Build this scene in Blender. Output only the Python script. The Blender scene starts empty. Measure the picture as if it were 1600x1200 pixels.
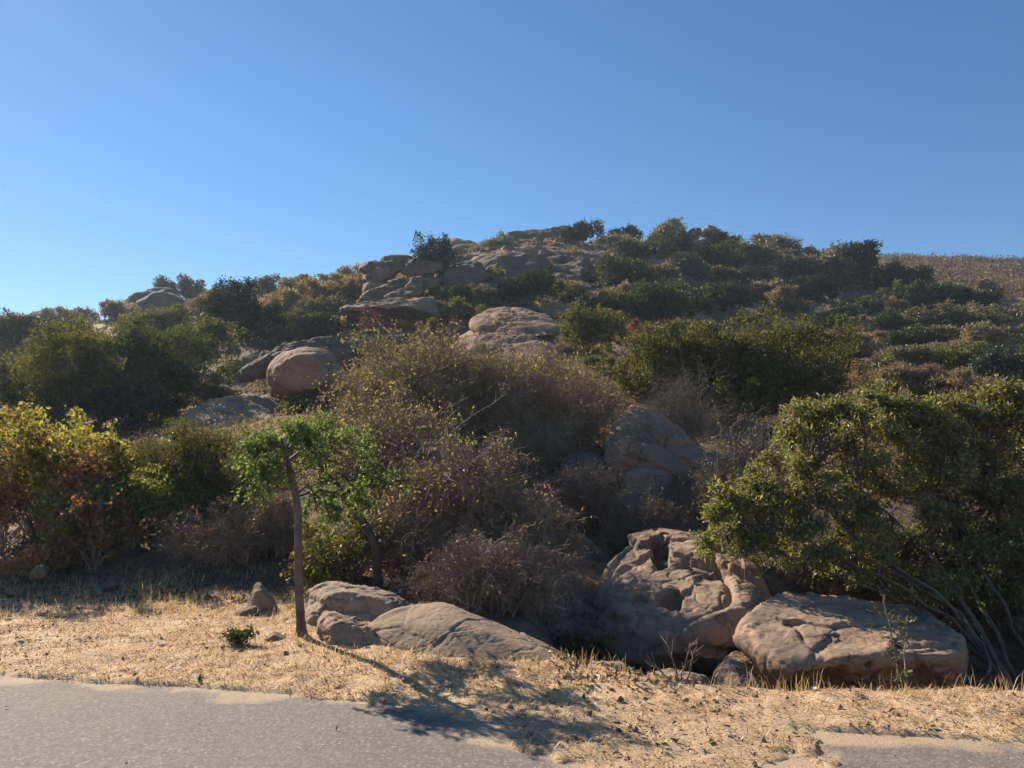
import bpy, bmesh, math, random
import numpy as np
from mathutils import Vector

S = bpy.context.scene
COL = S.collection
R = math.radians
rg = np.random.default_rng(11)

# ------------------------------------------------------------------ camera
FPX, HOR, CAMZ = 1200.0, 740.0, 1.6
P = math.atan((HOR - 600) / FPX)
SP, CP = math.sin(P), math.cos(P)
cam = bpy.data.cameras.new('camera'); cam.sensor_width = 36; cam.lens = 36 * FPX / 1600
cam.clip_end = 3000; cam.clip_start = 0.05
co = bpy.data.objects.new('camera', cam); COL.objects.link(co)
co.location = (0, 0, CAMZ); co.rotation_euler = (math.pi / 2 + P, 0, 0)
S.camera = co

def at(px, py, Y):
    """world point that lies at ground distance Y ahead and is seen at a place in the view"""
    u, v = (px - 800) / FPX, (600 - py) / FPX
    dy, dz = CP - SP * v, SP + CP * v
    k = Y / dy
    return np.array([u * k, Y, CAMZ + dz * k])

# ------------------------------------------------------------------ noise
def _h(ix, iy, iz, seed):
    n = (ix * 374761393 + iy * 668265263 + iz * 1274126177 + seed * 974634777) & 0xffffffff
    n = ((n ^ (n >> 13)) * 1274126177) & 0xffffffff
    n = ((n ^ (n >> 16)) * 2246822519) & 0xffffffff
    return ((n ^ (n >> 15)) & 0xffffff) / float(0x7fffff) - 1.0

def vn(p, seed=0):
    i = np.floor(p).astype(np.int64); f = p - i
    w = f * f * f * (f * (f * 6 - 15) + 10)
    out = 0
    for dx in (0, 1):
        wx = w[:, 0] if dx else 1 - w[:, 0]
        for dy in (0, 1):
            wy = w[:, 1] if dy else 1 - w[:, 1]
            for dz in (0, 1):
                wz = w[:, 2] if dz else 1 - w[:, 2]
                out = out + wx * wy * wz * _h(i[:, 0] + dx, i[:, 1] + dy, i[:, 2] + dz, seed)
    return out

def fbm(p, oct=4, seed=0, gain=.5):
    a, s, q = 1.0, 0, np.array(p, float)
    for k in range(oct):
        s = s + a * vn(q, seed + k * 17); q = q * 2.03 + 7.1; a *= gain
    return s

def fbm2(x, y, sc, oct=4, seed=0, gain=.5):
    x = np.asarray(x, float).ravel(); y = np.asarray(y, float).ravel()
    return fbm(np.stack([x / sc, y / sc, np.zeros_like(x) + .37], 1), oct, seed, gain)

def worley(p, seed=0):
    i0 = np.floor(p).astype(np.int64); F1 = np.full(len(p), 9.); F2 = np.full(len(p), 9.); fp = np.zeros_like(p); idv = np.zeros(len(p), np.int64)
    for dx in (-1, 0, 1):
        for dy in (-1, 0, 1):
            for dz in (-1, 0, 1):
                c = i0 + np.array([dx, dy, dz]); q = c + .5 + .45 * np.stack([_h(c[:, 0], c[:, 1], c[:, 2], seed + k) for k in (1, 2, 3)], 1)
                d = np.linalg.norm(p - q, axis=1); n = d < F1
                F2 = np.where(n, F1, np.minimum(F2, d)); F1 = np.where(n, d, F1); fp[n] = q[n]
                idv[n] = (c[n, 0] * 73856093 + c[n, 1] * 19349663 + c[n, 2] * 83492791)
    rd = np.stack([_h(idv, idv * 0 + k, idv * 0, seed + 50) for k in range(4)], 1)
    return F1, F2, fp, rd
def facets(V, size, seed, warp=.35):
    p = V / size + warp * np.stack([vn(V / size * 1.3 + 9.1 * k, seed + k) for k in range(3)], 1)
    F1, F2, fp, rd = worley(p, seed)
    pl = ((p - fp) * rd[:, :3]).sum(1) * .9 + rd[:, 3] * .35
    return pl, np.clip(1 - (F2 - F1) / .09, 0, 1)

def sst(a, b, x):
    t = np.clip((x - a) / (b - a), 0, 1); return t * t * (3 - 2 * t)

# ------------------------------------------------------------------ terrain heights
def zc(px, py, Y): return at(px, py, Y)[2]
COLS = {
 -900: [(8, 0), (12, .6), (16, 1.3), (25, 690), (40, 630), (60, 580), (80, 545), (110, 520), (150, 540), (250, 620), (600, 700)],
 0: [(8, 0), (9.6, .05), (12, .7), (16, 1.3), (25, 690), (40, 622), (60, 570), (80, 535), (105, 498), (140, 530), (250, 620), (600, 700)],
 200: [(8, 0), (9.6, .05), (12, .8), (16, 1.5), (25, 688), (40, 605), (55, 548), (75, 494), (110, 510), (250, 620), (600, 700)],
 400: [(8, 0), (9.3, .03), (12, .8), (18, 692), (30, 628), (45, 560), (65, 500), (88, 452), (120, 480), (250, 620), (600, 700)],
 600: [(8, 0), (9, .05), (11, .4), (15, 745), (20, 680), (30, 608), (42, 545), (55, 480), (65, 445), (85, 432), (120, 470), (250, 620), (600, 700)],
 800: [(8, 0), (9, .05), (11, .4), (15, 745), (20, 680), (30, 612), (40, 560), (50, 505), (60, 460), (75, 415), (95, 374), (130, 420), (250, 600), (600, 700)],
 1000: [(8, -.05), (9, -.25), (11, .1), (15, 745), (20, 692), (25, 645), (35, 572), (50, 502), (65, 450), (80, 405), (97, 373), (130, 410), (250, 580), (600, 700)],
 1200: [(8, -.3), (9, -.5), (11, -.1), (15, 745), (22, 690), (30, 625), (45, 552), (60, 500), (75, 455), (90, 412), (103, 392), (130, 420), (160, 440), (250, 560), (600, 700)],
 1400: [(8, -.3), (9, -.5), (11, -.2), (15, 735), (25, 660), (35, 602), (50, 545), (65, 505), (80, 470), (95, 450), (120, 440), (165, 399), (200, 412), (300, 520), (600, 680)],
 1600: [(8, -.3), (9, -.5), (11, -.2), (15, 725), (25, 652), (35, 610), (50, 560), (65, 520), (85, 480), (105, 455), (130, 440), (170, 411), (210, 428), (300, 540), (600, 690)],
 2500: [(8, -.2), (9, -.4), (11, -.2), (15, 725), (25, 652), (35, 610), (50, 560), (65, 520), (85, 485), (105, 465), (130, 450), (170, 430), (210, 440), (300, 560), (600, 690)],
}
YG = np.concatenate([np.arange(0, 20, .25), np.arange(20, 60, .5), np.arange(60, 200, 1), np.arange(200, 620, 5)])
cpx = np.array(sorted(COLS)); rows = []
for c in cpx:
    ys = [0., 6.4] + [q[0] for q in COLS[c]]; zs = [0., 0.] + [q[1] if q[1] < 100 else zc(c, q[1], q[0]) for q in COLS[c]]
    rows.append(np.interp(YG, ys, zs))
rows = np.array(rows)
AG = np.linspace(-1.42, 1.42, 143)
ca = (cpx - 800) / FPX
TAB = np.array([[0.] * len(YG)] * len(AG))
for j in range(len(YG)): TAB[:, j] = np.interp(AG, ca, rows[:, j])
for _ in range(3):
    T2 = TAB.copy(); T2[2:-2] = (TAB[:-4] + TAB[1:-3] + TAB[2:-2] + TAB[3:-1] + TAB[4:]) / 5; TAB = T2
for _ in range(3):
    T2 = TAB.copy(); T2[:, 2:-2] = (TAB[:, :-4] + TAB[:, 1:-3] + TAB[:, 2:-2] + TAB[:, 3:-1] + TAB[:, 4:]) / 5
    T2[:, YG < 7] = TAB[:, YG < 7]; TAB = T2

VX = np.array([-9, -2.0, -1.0, .0, .42, .85, 1.3, 2.0, 3.7, 9]); VY = np.array([10, 9.4, 8.7, 7.5, 6.62, 6.2, 5.86, 5.72, 5.72, 5.75])
def roadedge(x): return 5.46 - .22 * x
def roadmask(x, y):
    """1 where asphalt is bare, 0 where soil and straw lie over it"""
    x = np.asarray(x, float); y = np.asarray(y, float); sh = x.shape
    n = fbm2(x, y, .9, 4, 5).reshape(sh) * .09
    e = sst(.05, -.05, y - roadedge(x) - n)
    n2 = fbm2(x, y, .3, 4, 9).reshape(sh) * .24
    lo = np.interp(y, [2.8, 3.6, 4.42, 4.95, 5.6, 6.2], [1.1, .75, .31, .02, -.48, -.6])
    hi = np.interp(y, [2.8, 3.6, 4.45, 4.8, 5.1, 6], [1.1, 1.5, 1.66, 1.84, 1.82, 1.8])
    ap = sst(-.06, .06, x - lo + n2) * sst(-.06, .06, hi - x + n2)
    back = sst(-5.2, -5.0, y)
    return e * (1 - ap) * back

def H(x, y, fine=True):
    x = np.asarray(x, float); y = np.asarray(y, float); sh = x.shape
    x = x.ravel(); y = y.ravel()
    yy = np.maximum(y, 4.0); a = np.clip(x / yy, -1.419, 1.419)
    fa = (a + 1.42) / (2.84) * (len(AG) - 1); ia = np.minimum(fa.astype(int), len(AG) - 2); fa = fa - ia
    yi = np.clip(np.interp(y, YG, np.arange(len(YG))), 0, len(YG) - 1.001); iy = yi.astype(int); fy = yi - iy
    z = (TAB[ia, iy] * (1 - fa) + TAB[ia + 1, iy] * fa) * (1 - fy) + (TAB[ia, iy + 1] * (1 - fa) + TAB[ia + 1, iy + 1] * fa) * fy
    # the dip behind the verge, under the big boulders
    ve = np.interp(x, VX, VY)
    drop = sst(-.02, .5, y - ve) * sst(.1, 1.0, x) * sst(10.5, 8.0, y)
    z = z * (1 - sst(0, .6, y - ve) * 0) - .55 * drop * sst(12, 8, y)
    z = z + fbm2(x, y, 4.0, 3, 1) * .10 * sst(9.5, 14, y) + fbm2(x, y, 14, 4, 2) * .55 * sst(16, 40, y) + fbm2(x, y, 4, 3, 3) * .25 * sst(25, 50, y)
    if fine:
        rm = roadmask(x, y)
        nb = sst(11, 9, y) * sst(-7, -5, y)
        bump = (.022 + .016 * fbm2(x, y, .45, 4, 21) + .012 * fbm2(x, y, .14, 3, 22)) * nb
        mound = .05 * sst(0, .9, y - roadedge(x)) * nb
        z = z + (1 - rm) * (np.maximum(bump, .006 * nb) + mound * (1 - drop)) - rm * .03
    return z.reshape(sh)

def h1(x, y): return float(H(np.array([x]), np.array([y]))[0])

def hit(px, py, y0=9.0, y1=220):
    """first place along the sight line where the ground is met (or nearly met)"""
    Ys = np.concatenate([np.arange(y0, 30, .1), np.arange(max(30, y0), y1, .4)])
    pts = np.array([at(px, py, Y) for Y in Ys]); g = pts[:, 2] - H(pts[:, 0], pts[:, 1], False)
    k = np.where(g <= 0)[0]
    i = k[0] if len(k) else int(np.argmin(g / Ys))
    return pts[i, 0], Ys[i]

# ------------------------------------------------------------------ mesh helpers
class MB:
    def __init__(self): self.V = []; self.F = []; self.M = []; self.n = 0
    def add(self, V, F, m=0):
        V = np.asarray(V, float).reshape(-1, 3); F = np.asarray(F, np.int64)
        self.V.append(V); self.F.append(F + self.n); self.M.append(np.full(len(F), m)); self.n += len(V); return self
    def mesh(self, name, mats, smooth=False, origin=None):
        V = np.concatenate(self.V) if self.V else np.zeros((0, 3))
        if origin is not None: V = V - np.asarray(origin)
        me = bpy.data.meshes.new(name)
        me.vertices.add(len(V)); me.vertices.foreach_set('co', V.ravel().astype(np.float32))
        loops = np.concatenate([f.ravel() for f in self.F]); tot = np.concatenate([np.full(len(f), f.shape[1]) for f in self.F])
        me.loops.add(len(loops)); me.loops.foreach_set('vertex_index', loops.astype(np.int32))
        me.polygons.add(len(tot)); st = np.concatenate([[0], np.cumsum(tot)[:-1]])
        me.polygons.foreach_set('loop_start', st.astype(np.int32)); me.polygons.foreach_set('loop_total', tot.astype(np.int32))
        me.polygons.foreach_set('material_index', np.concatenate(self.M).astype(np.int32))
        me.polygons.foreach_set('use_smooth', np.full(len(tot), smooth))
        for m in (mats if isinstance(mats, (list, tuple)) else [mats]): me.materials.append(m)
        me.update(calc_edges=True); return me
    def obj(self, name, mats, parent=None, origin=None, smooth=False):
        o = bpy.data.objects.new(name, self.mesh(name, mats, smooth, origin)); COL.objects.link(o)
        if parent is not None: o.parent = parent
        elif origin is not None: o.location = Vector(origin)
        return o

def tag(o, label=None, cat=None, group=None, kind=None):
    if label: o['label'] = label
    if cat: o['category'] = cat
    if group: o['group'] = group
    if kind: o['kind'] = kind
    return o
def empty(name, loc):
    o = bpy.data.objects.new(name, None); COL.objects.link(o); o.location = Vector(loc); o.empty_display_size = .2; return o

def nrm(v): return v / np.maximum(np.linalg.norm(v, axis=-1, keepdims=True), 1e-9)
def rdir(n, r=rg): return nrm(r.normal(size=(n, 3)))

def leaves(mb, c, axis, nor, L, W, m=0, fold=.18):
    """N folded pointed leaves"""
    axis = nrm(axis); side = nrm(np.cross(axis, nor)); nor = np.cross(side, axis)
    L = np.broadcast_to(L, (len(c),))[:, None]; W = np.broadcast_to(W, (len(c),))[:, None]
    V = np.stack([c - axis * L * .5, c + side * W * .5 + nor * W * fold + axis * L * .02, c + axis * L * .5, c - side * W * .5 + nor * W * fold + axis * L * .02], 1)
    n = len(c); i = np.arange(n)[:, None] * 4
    mb.add(V.reshape(-1, 3), np.concatenate([i, i + 1, i + 2, i + 3], 1), m)

def tubes(mb, paths, rad, sides=3, m=0, cap=False):
    N, K, _ = paths.shape
    T = np.gradient(paths, axis=1); T = nrm(T)
    ref = np.where(np.abs(T[..., 2:3]) > .9, np.array([1., 0, 0]), np.array([0, 0, 1.]))
    A = nrm(np.cross(T, ref)); B = np.cross(T, A)
    th = np.arange(sides) / sides * 2 * math.pi
    V = paths[:, :, None, :] + rad[:, :, None, None] * (A[:, :, None, :] * np.cos(th)[:, None] + B[:, :, None, :] * np.sin(th)[:, None])
    n = np.arange(N)[:, None, None]; k = np.arange(K - 1)[None, :, None]; s = np.arange(sides)[None, None, :]
    b = n * K * sides; s2 = (s + 1) % sides
    F = np.stack(np.broadcast_arrays(b + k * sides + s, b + k * sides + s2, b + (k + 1) * sides + s2, b + (k + 1) * sides + s), -1).reshape(-1, 4)
    mb.add(V.reshape(-1, 3), F, m)

def bez(a, b, c, K):
    t = np.linspace(0, 1, K)[None, :, None]
    return (1 - t) ** 2 * a[:, None] + 2 * t * (1 - t) * b[:, None] + t ** 2 * c[:, None]
def wob(paths, amp, r=rg):
    N, K, _ = paths.shape
    d = r.normal(size=(N, K, 3)) * np.asarray(amp).reshape(-1, 1, 1); d[:, 0] = 0
    return paths + d
def sub(paths, n, r, t0=.3, t1=1.0):
    N, K, _ = paths.shape
    i = r.integers(0, N, n); t = (t0 + (t1 - t0) * r.random(n)) * (K - 1.001); k = t.astype(int); f = (t - k)[:, None]
    p = paths[i, k] * (1 - f) + paths[i, k + 1] * f
    return p, nrm(paths[i, k + 1] - paths[i, k])

# ------------------------------------------------------------------ materials
def newmat(name):
    m = bpy.data.materials.new(name); m.use_nodes = True; nt = m.node_tree; nt.nodes.clear()
    out = nt.nodes.new('ShaderNodeOutputMaterial'); return m, nt, out
def nd(nt, t, **kw):
    n = nt.nodes.new(t)
    for k, v in kw.items():
        if k in n.inputs.keys(): n.inputs[k].default_value = v
        else: setattr(n, k, v)
    return n
def ramp(nt, fac, stops, interp='LINEAR'):
    n = nt.nodes.new('ShaderNodeValToRGB'); e = n.color_ramp.elements; n.color_ramp.interpolation = interp
    while len(e) > 1: e.remove(e[-1])
    e[0].position = stops[0][0]; e[0].color = (*stops[0][1], 1)
    for p, c in stops[1:]:
        x = e.new(p); x.color = (*c, 1)
    nt.links.new(fac, n.inputs[0]); return n.outputs[0]
def mixc(nt, fac, a, b, mode='MIX'):
    n = nt.nodes.new('ShaderNodeMix'); n.data_type = 'RGBA'; n.blend_type = mode
    for s, v in ((n.inputs[0], fac), (n.inputs[6], a), (n.inputs[7], b)):
        if isinstance(v, (int, float)): s.default_value = v
        elif isinstance(v, tuple): s.default_value = (*v, 1)
        else: nt.links.new(v, s)
    return n.outputs[2]
def g(v): return (v, v, v)

def leafmat(name, cols, trans=.45, gloss=.06, patch=None, psc=1.2, rough=.4, vary=.35):
    m, nt, out = newmat(name); L = nt.links.new
    geo = nd(nt, 'ShaderNodeNewGeometry'); st = [(i / max(1, len(cols) - 1), c) for i, c in enumerate(cols)]
    c = ramp(nt, geo.outputs['Random Per Island'], st)
    tc = nd(nt, 'ShaderNodeTexCoord'); oi = nd(nt, 'ShaderNodeObjectInfo')
    if patch:
        nz = nd(nt, 'ShaderNodeTexNoise', Scale=psc, Detail=3.0); L(tc.outputs['Object'], nz.inputs['Vector'])
        f = ramp(nt, nz.outputs[0], [(patch[1], g(0)), (patch[1] + .09, g(1))])
        c2 = ramp(nt, geo.outputs['Random Per Island'], [(i / max(1, len(patch[0]) - 1), q) for i, q in enumerate(patch[0])])
        c = mixc(nt, f, c, c2)
    # each plant is a little different
    mp = nd(nt, 'ShaderNodeMapRange'); L(oi.outputs['Random'], mp.inputs[0]); mp.inputs[3].default_value = 1 - vary * .6; mp.inputs[4].default_value = 1 + vary * .5
    vm = nd(nt, 'ShaderNodeVectorMath', operation='SCALE'); L(c, vm.inputs[0]); L(mp.outputs[0], vm.inputs['Scale']); c = vm.outputs[0]
    d = nd(nt, 'ShaderNodeBsdfDiffuse'); t = nd(nt, 'ShaderNodeBsdfTranslucent'); gl = nd(nt, 'ShaderNodeBsdfGlossy', Roughness=rough)
    L(c, d.inputs[0])
    tcx = mixc(nt, 1.0, c, (1.25, 1.25, .7), 'MULTIPLY'); L(tcx, t.inputs[0])
    gl.inputs[0].default_value = (.8, .85, .9, 1)
    m1 = nd(nt, 'ShaderNodeMixShader'); m1.inputs[0].default_value = trans; L(d.outputs[0], m1.inputs[1]); L(t.outputs[0], m1.inputs[2])
    m2 = nd(nt, 'ShaderNodeMixShader'); m2.inputs[0].default_value = gloss; L(m1.outputs[0], m2.inputs[1]); L(gl.outputs[0], m2.inputs[2])
    L(m2.outputs[0], out.inputs[0]); return m

def twigmat(name, cols, sc=6.0):
    m, nt, out = newmat(name); L = nt.links.new
    geo = nd(nt, 'ShaderNodeNewGeometry'); tc = nd(nt, 'ShaderNodeTexCoord')
    c = ramp(nt, geo.outputs['Random Per Island'], [(i / max(1, len(cols) - 1), q) for i, q in enumerate(cols)])
    nz = nd(nt, 'ShaderNodeTexNoise', Scale=sc, Detail=5.0); L(tc.outputs['Object'], nz.inputs['Vector'])
    f = ramp(nt, nz.outputs[0], [(.3, g(.55)), (.7, g(1.25))]); c = mixc(nt, 1.0, c, f, 'MULTIPLY')
    b = nd(nt, 'ShaderNodeBsdfPrincipled', Roughness=.8); L(c, b.inputs['Base Color'])
    b.inputs['Specular IOR Level'].default_value = .25
    nz2 = nd(nt, 'ShaderNodeTexNoise', Scale=sc * 8, Detail=4.0); L(tc.outputs['Object'], nz2.inputs['Vector'])
    bp = nd(nt, 'ShaderNodeBump', Strength=.6, Distance=.01); L(nz2.outputs[0], bp.inputs['Height']); L(bp.outputs[0], b.inputs['Normal'])
    L(b.outputs[0], out.inputs[0]); return m

def rockmat(name, A, B, red, stain=.5, fine=1.0, redamt=.5, bump=1.0):
    m, nt, out = newmat(name); L = nt.links.new
    tc = nd(nt, 'ShaderNodeTexCoord'); oi = nd(nt, 'ShaderNodeObjectInfo')
    ad = nd(nt, 'ShaderNodeVectorMath', operation='ADD'); sc = nd(nt, 'ShaderNodeVectorMath', operation='SCALE'); sc.inputs['Scale'].default_value = 37.0
    cb = nd(nt, 'ShaderNodeCombineXYZ'); L(oi.outputs['Random'], cb.inputs[0]); L(oi.outputs['Random'], cb.inputs[2]); L(cb.outputs[0], sc.inputs[0])
    L(tc.outputs['Object'], ad.inputs[0]); L(sc.outputs[0], ad.inputs[1]); v = ad.outputs[0]
    def noise(s, d=8.0, r=.6, vec=v, dist=0.0):
        n = nd(nt, 'ShaderNodeTexNoise', Scale=s * fine, Detail=d, Roughness=r, Distortion=dist); L(vec, n.inputs['Vector']); return n.outputs[0]
    mpg = nd(nt, 'ShaderNodeMapping'); mpg.inputs['Scale'].default_value = (.5, .5, 3.2); mpg.inputs['Rotation'].default_value = (.12, .2, 0); L(v, mpg.inputs[0])
    c = mixc(nt, ramp(nt, noise(1.6), [(.36, g(0)), (.64, g(1))]), A, B)
    c = mixc(nt, ramp(nt, noise(.9, 6, .55), [(.45, g(0)), (.7, g(redamt))]), c, red)
    strata = noise(1.7, 6, .6, mpg.outputs[0], .4)
    c = mixc(nt, ramp(nt, strata, [(.52, g(0)), (.66, g(.35))]), c, tuple(x * .55 for x in B))
    c = mixc(nt, ramp(nt, noise(5.0, 8, .7), [(.53, g(0)), (.64, g(stain))]), c, (.075, .062, .05))
    c = mixc(nt, ramp(nt, noise(16, 4, .6), [(.6, g(0)), (.72, g(.3))]), c, (.5, .44, .36))
    c = mixc(nt, 1.0, c, ramp(nt, noise(60, 3), [(.25, g(.72)), (.75, g(1.22))]), 'MULTIPLY')
    wq = nd(nt, 'ShaderNodeTexNoise', Scale=2.2 * fine, Detail=5.0); L(v, wq.inputs['Vector']); wv = nd(nt, 'ShaderNodeVectorMath', operation='MULTIPLY_ADD'); L(wq.outputs['Color'], wv.inputs[0]); wv.inputs[1].default_value = (.55 / fine,) * 3; L(v, wv.inputs[2])
    vc = nd(nt, 'ShaderNodeTexVoronoi', Scale=1.5 * fine, feature='DISTANCE_TO_EDGE'); L(wv.outputs[0], vc.inputs['Vector']); crk = ramp(nt, vc.outputs[0], [(0, g(0)), (.035, g(1))])
    msk = ramp(nt, noise(1.1, 4), [(.52, g(1)), (.68, g(0))]); crk = mixc(nt, msk, crk, (1., 1., 1.))
    c = mixc(nt, 1.0, c, ramp(nt, crk, [(0, g(.3)), (.8, g(1))]), 'MULTIPLY')
    b = nd(nt, 'ShaderNodeBsdfPrincipled', Roughness=.92); b.inputs['Specular IOR Level'].default_value = .15; L(c, b.inputs['Base Color'])
    b0 = nd(nt, 'ShaderNodeBump', Strength=.6, Distance=.03 / fine); L(crk, b0.inputs['Height'])
    b1 = nd(nt, 'ShaderNodeBump', Strength=.55 * bump, Distance=.016 / fine); L(b0.outputs[0], b1.inputs['Normal']); L(noise(8, 12, .76), b1.inputs['Height'])
    b2 = nd(nt, 'ShaderNodeBump', Strength=.5 * bump, Distance=.035 / fine); L(strata, b2.inputs['Height']); L(b1.outputs[0], b2.inputs['Normal'])
    mp3 = nd(nt, 'ShaderNodeMapping'); mp3.inputs['Scale'].default_value = (1, 1, 2.6); mp3.inputs['Rotation'].default_value = (.15, .1, 0); L(wv.outputs[0], mp3.inputs[0])
    vp = nd(nt, 'ShaderNodeTexVoronoi', Scale=5.5 * fine); L(mp3.outputs[0], vp.inputs['Vector']); bp_ = nd(nt, 'ShaderNodeBump', Strength=.28 * bump, Distance=.02 / fine); L(vp.outputs['Color'], bp_.inputs['Height']); L(b2.outputs[0], bp_.inputs['Normal']); b2 = bp_
    b3 = nd(nt, 'ShaderNodeBump', Strength=.35, Distance=.006 / fine); L(noise(70, 4), b3.inputs['Height']); L(b2.outputs[0], b3.inputs['Normal'])
    L(b3.outputs[0], b.inputs['Normal']); L(b.outputs[0], out.inputs[0]); return m

M = {}
M['rock'] = rockmat('sandstone', (.355, .25, .165), (.225, .166, .118), (.37, .22, .14), .62, 1.0, .42)
M['rock_smooth'] = rockmat('sandstone_smooth', (.35, .255, .17), (.23, .175, .125), (.35, .22, .14), .5, 1.0, .35, .35)
M['rock_grey'] = rockmat('sandstone_grey', (.27, .195, .135), (.17, .13, .095), (.29, .18, .115), .6, 1.0, .4)
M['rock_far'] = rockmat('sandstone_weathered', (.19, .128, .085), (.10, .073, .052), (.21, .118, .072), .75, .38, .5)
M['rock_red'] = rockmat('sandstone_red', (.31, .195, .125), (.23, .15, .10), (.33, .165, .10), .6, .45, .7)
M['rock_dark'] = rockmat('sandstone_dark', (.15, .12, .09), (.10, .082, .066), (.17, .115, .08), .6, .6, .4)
DG = [(.016, .026, .009), (.03, .045, .014), (.055, .07, .022), (.035, .05, .018)]
M['oakdark'] = leafmat('leaf_dark_green', [(.016, .024, .012), (.034, .046, .02), (.058, .07, .03)], .3, .015)
M['oak'] = leafmat('leaf_green', [(.032, .04, .017), (.068, .075, .03), (.11, .112, .045)], .4, .02)
M['bright'] = leafmat('leaf_bright_green', [(.035, .048, .014), (.065, .082, .024), (.10, .12, .036)], .4, .03)
M['olive'] = leafmat('leaf_olive', [(.045, .048, .018), (.095, .098, .032), (.17, .16, .05), (.075, .078, .028)], .45, .02)
M['grey'] = leafmat('leaf_grey_green', [(.085, .083, .052), (.15, .138, .086), (.21, .18, .115)], .45, .03)
M['blue'] = leafmat('leaf_blue_green', [(.02, .038, .022), (.04, .065, .036), (.06, .09, .05)], .3, .06)
M['brown'] = leafmat('leaf_brown', [(.14, .098, .068), (.22, .152, .108), (.29, .21, .148), (.17, .135, .082)], .45, .02)
M['tan'] = leafmat('leaf_tan', [(.155, .115, .082), (.225, .168, .118), (.30, .228, .158)], .35, .02)
M['rust'] = leafmat('leaf_rust', [(.16, .06, .04), (.24, .10, .06), (.12, .06, .04)], .35, .02)
M['redbare'] = leafmat('leaf_dull_red', [(.10, .055, .04), (.15, .08, .06), (.08, .05, .035)], .25, .02)
M['yellow'] = leafmat('leaf_yellow', [(.11, .11, .026), (.25, .225, .055), (.37, .31, .085), (.15, .15, .042), (.075, .08, .025)], .5, .03,
                      patch=([(.26, .08, .035), (.34, .15, .05), (.14, .06, .03), (.2, .17, .05)], .55), psc=2.4)
M['yellowgreen'] = leafmat('leaf_yellow_green', [(.05, .07, .018), (.13, .15, .03), (.26, .24, .06), (.08, .10, .02)], .5, .03)
M['under'] = leafmat('leaf_undergrowth', [(.05, .06, .012), (.10, .11, .02), (.28, .24, .05), (.06, .05, .02), (.15, .09, .04)], .45, .04)
M['red'] = leafmat('leaf_red', [(.28, .08, .042), (.40, .15, .07), (.18, .06, .035), (.38, .24, .09), (.24, .19, .05), (.12, .07, .04)], .5, .05)
M['orange'] = leafmat('leaf_orange', [(.32, .16, .05), (.40, .22, .07), (.20, .10, .04)], .45, .04)
M['sumac'] = leafmat('leaf_sumac', [(.055, .062, .02), (.115, .122, .036), (.20, .195, .06), (.28, .26, .085), (.07, .078, .026)], .55, .05, rough=.5,
                     patch=([(.10, .05, .03), (.14, .10, .03), (.05, .05, .02)], .66), psc=1.6)
M['sapling'] = leafmat('leaf_sapling', [(.042, .064, .017), (.095, .135, .032), (.175, .225, .057), (.065, .092, .022)], .58, .05, rough=.5)
M['dryleaf'] = leafmat('leaf_dry', [(.27, .22, .095), (.36, .31, .13), (.24, .16, .10), (.31, .31, .11), (.21, .14, .095)], .55, .03)
M['dryleaf2'] = leafmat('leaf_dry_brown', [(.24, .165, .11), (.17, .115, .08), (.30, .22, .13)], .45, .03)
M['twig'] = twigmat('twig_brown', [(.20, .125, .095), (.30, .20, .15), (.40, .30, .225), (.23, .148, .115)])
M['twig_grey'] = twigmat('twig_grey', [(.13, .105, .085), (.20, .165, .135), (.28, .235, .19)])
M['bark'] = twigmat('bark_grey', [(.125, .095, .075), (.15, .115, .09)], 7)
M['bark_dark'] = twigmat('bark_dark', [(.05, .04, .033), (.07, .055, .045)], 9)
M['bark_pale'] = twigmat('bark_pale', [(.10, .08, .065), (.165, .13, .10), (.12, .092, .074)], 8)
M['straw'] = leafmat('straw', [(.52, .36, .20), (.62, .46, .28), (.36, .235, .14), (.70, .55, .36), (.54, .36, .20), (.46, .31, .18)], .35, .03)
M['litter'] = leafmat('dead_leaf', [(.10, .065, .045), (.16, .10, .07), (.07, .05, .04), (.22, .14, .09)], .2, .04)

# ------------------------------------------------------------------ ground sheet
def axis_pts(fine0, fine1, step, lo, hi, gr):
    a = list(np.arange(fine0, fine1 + 1e-6, step)); s = step; x = a[-1]
    while x < hi: s = min(s * gr, 14); x += s; a.append(x)
    s = step; x = a[0]; b = []
    while x > lo: s = min(s * gr, 14); x -= s; b.append(x)
    return np.array(b[::-1] + a)
gx = axis_pts(-5.6, 5.6, .034, -262, 262, 1.07)
gy = axis_pts(3.7, 8.6, .034, -120, 262, 1.06)
GX, GY = np.meshgrid(gx, gy)
GZ = H(GX, GY)
nx, ny = len(gx), len(gy)
ii = (np.arange(ny - 1)[:, None] * nx + np.arange(nx - 1)[None, :]).ravel()
mb = MB(); mb.add(np.stack([GX, GY, GZ], -1).reshape(-1, 3), np.stack([ii, ii + 1, ii + 1 + nx, ii + nx], 1))

m, nt, out = newmat('ground_soil_straw'); L = nt.links.new
geo = nd(nt, 'ShaderNodeNewGeometry'); pos = geo.outputs['Position']
def gn(s, d=6.0, r=.6, vec=pos, dist=0.0):
    n = nd(nt, 'ShaderNodeTexNoise', Scale=s, Detail=d, Roughness=r, Distortion=dist); L(vec, n.inputs['Vector']); return n.outputs[0]
at_dirt = nd(nt, 'ShaderNodeAttribute', attribute_name='dirt'); at_hill = nd(nt, 'ShaderNodeAttribute', attribute_name='hill'); at_grit = nd(nt, 'ShaderNodeAttribute', attribute_name='grit')
mpx = nd(nt, 'ShaderNodeMapping'); mpx.inputs['Scale'].default_value = (6, 28, 10); mpx.inputs['Rotation'].default_value = (0, 0, .5); L(pos, mpx.inputs[0])
straw = mixc(nt, ramp(nt, gn(2.2, 6), [(.38, g(0)), (.62, g(1))]), (.60, .42, .25), (.48, .32, .19))
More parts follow.
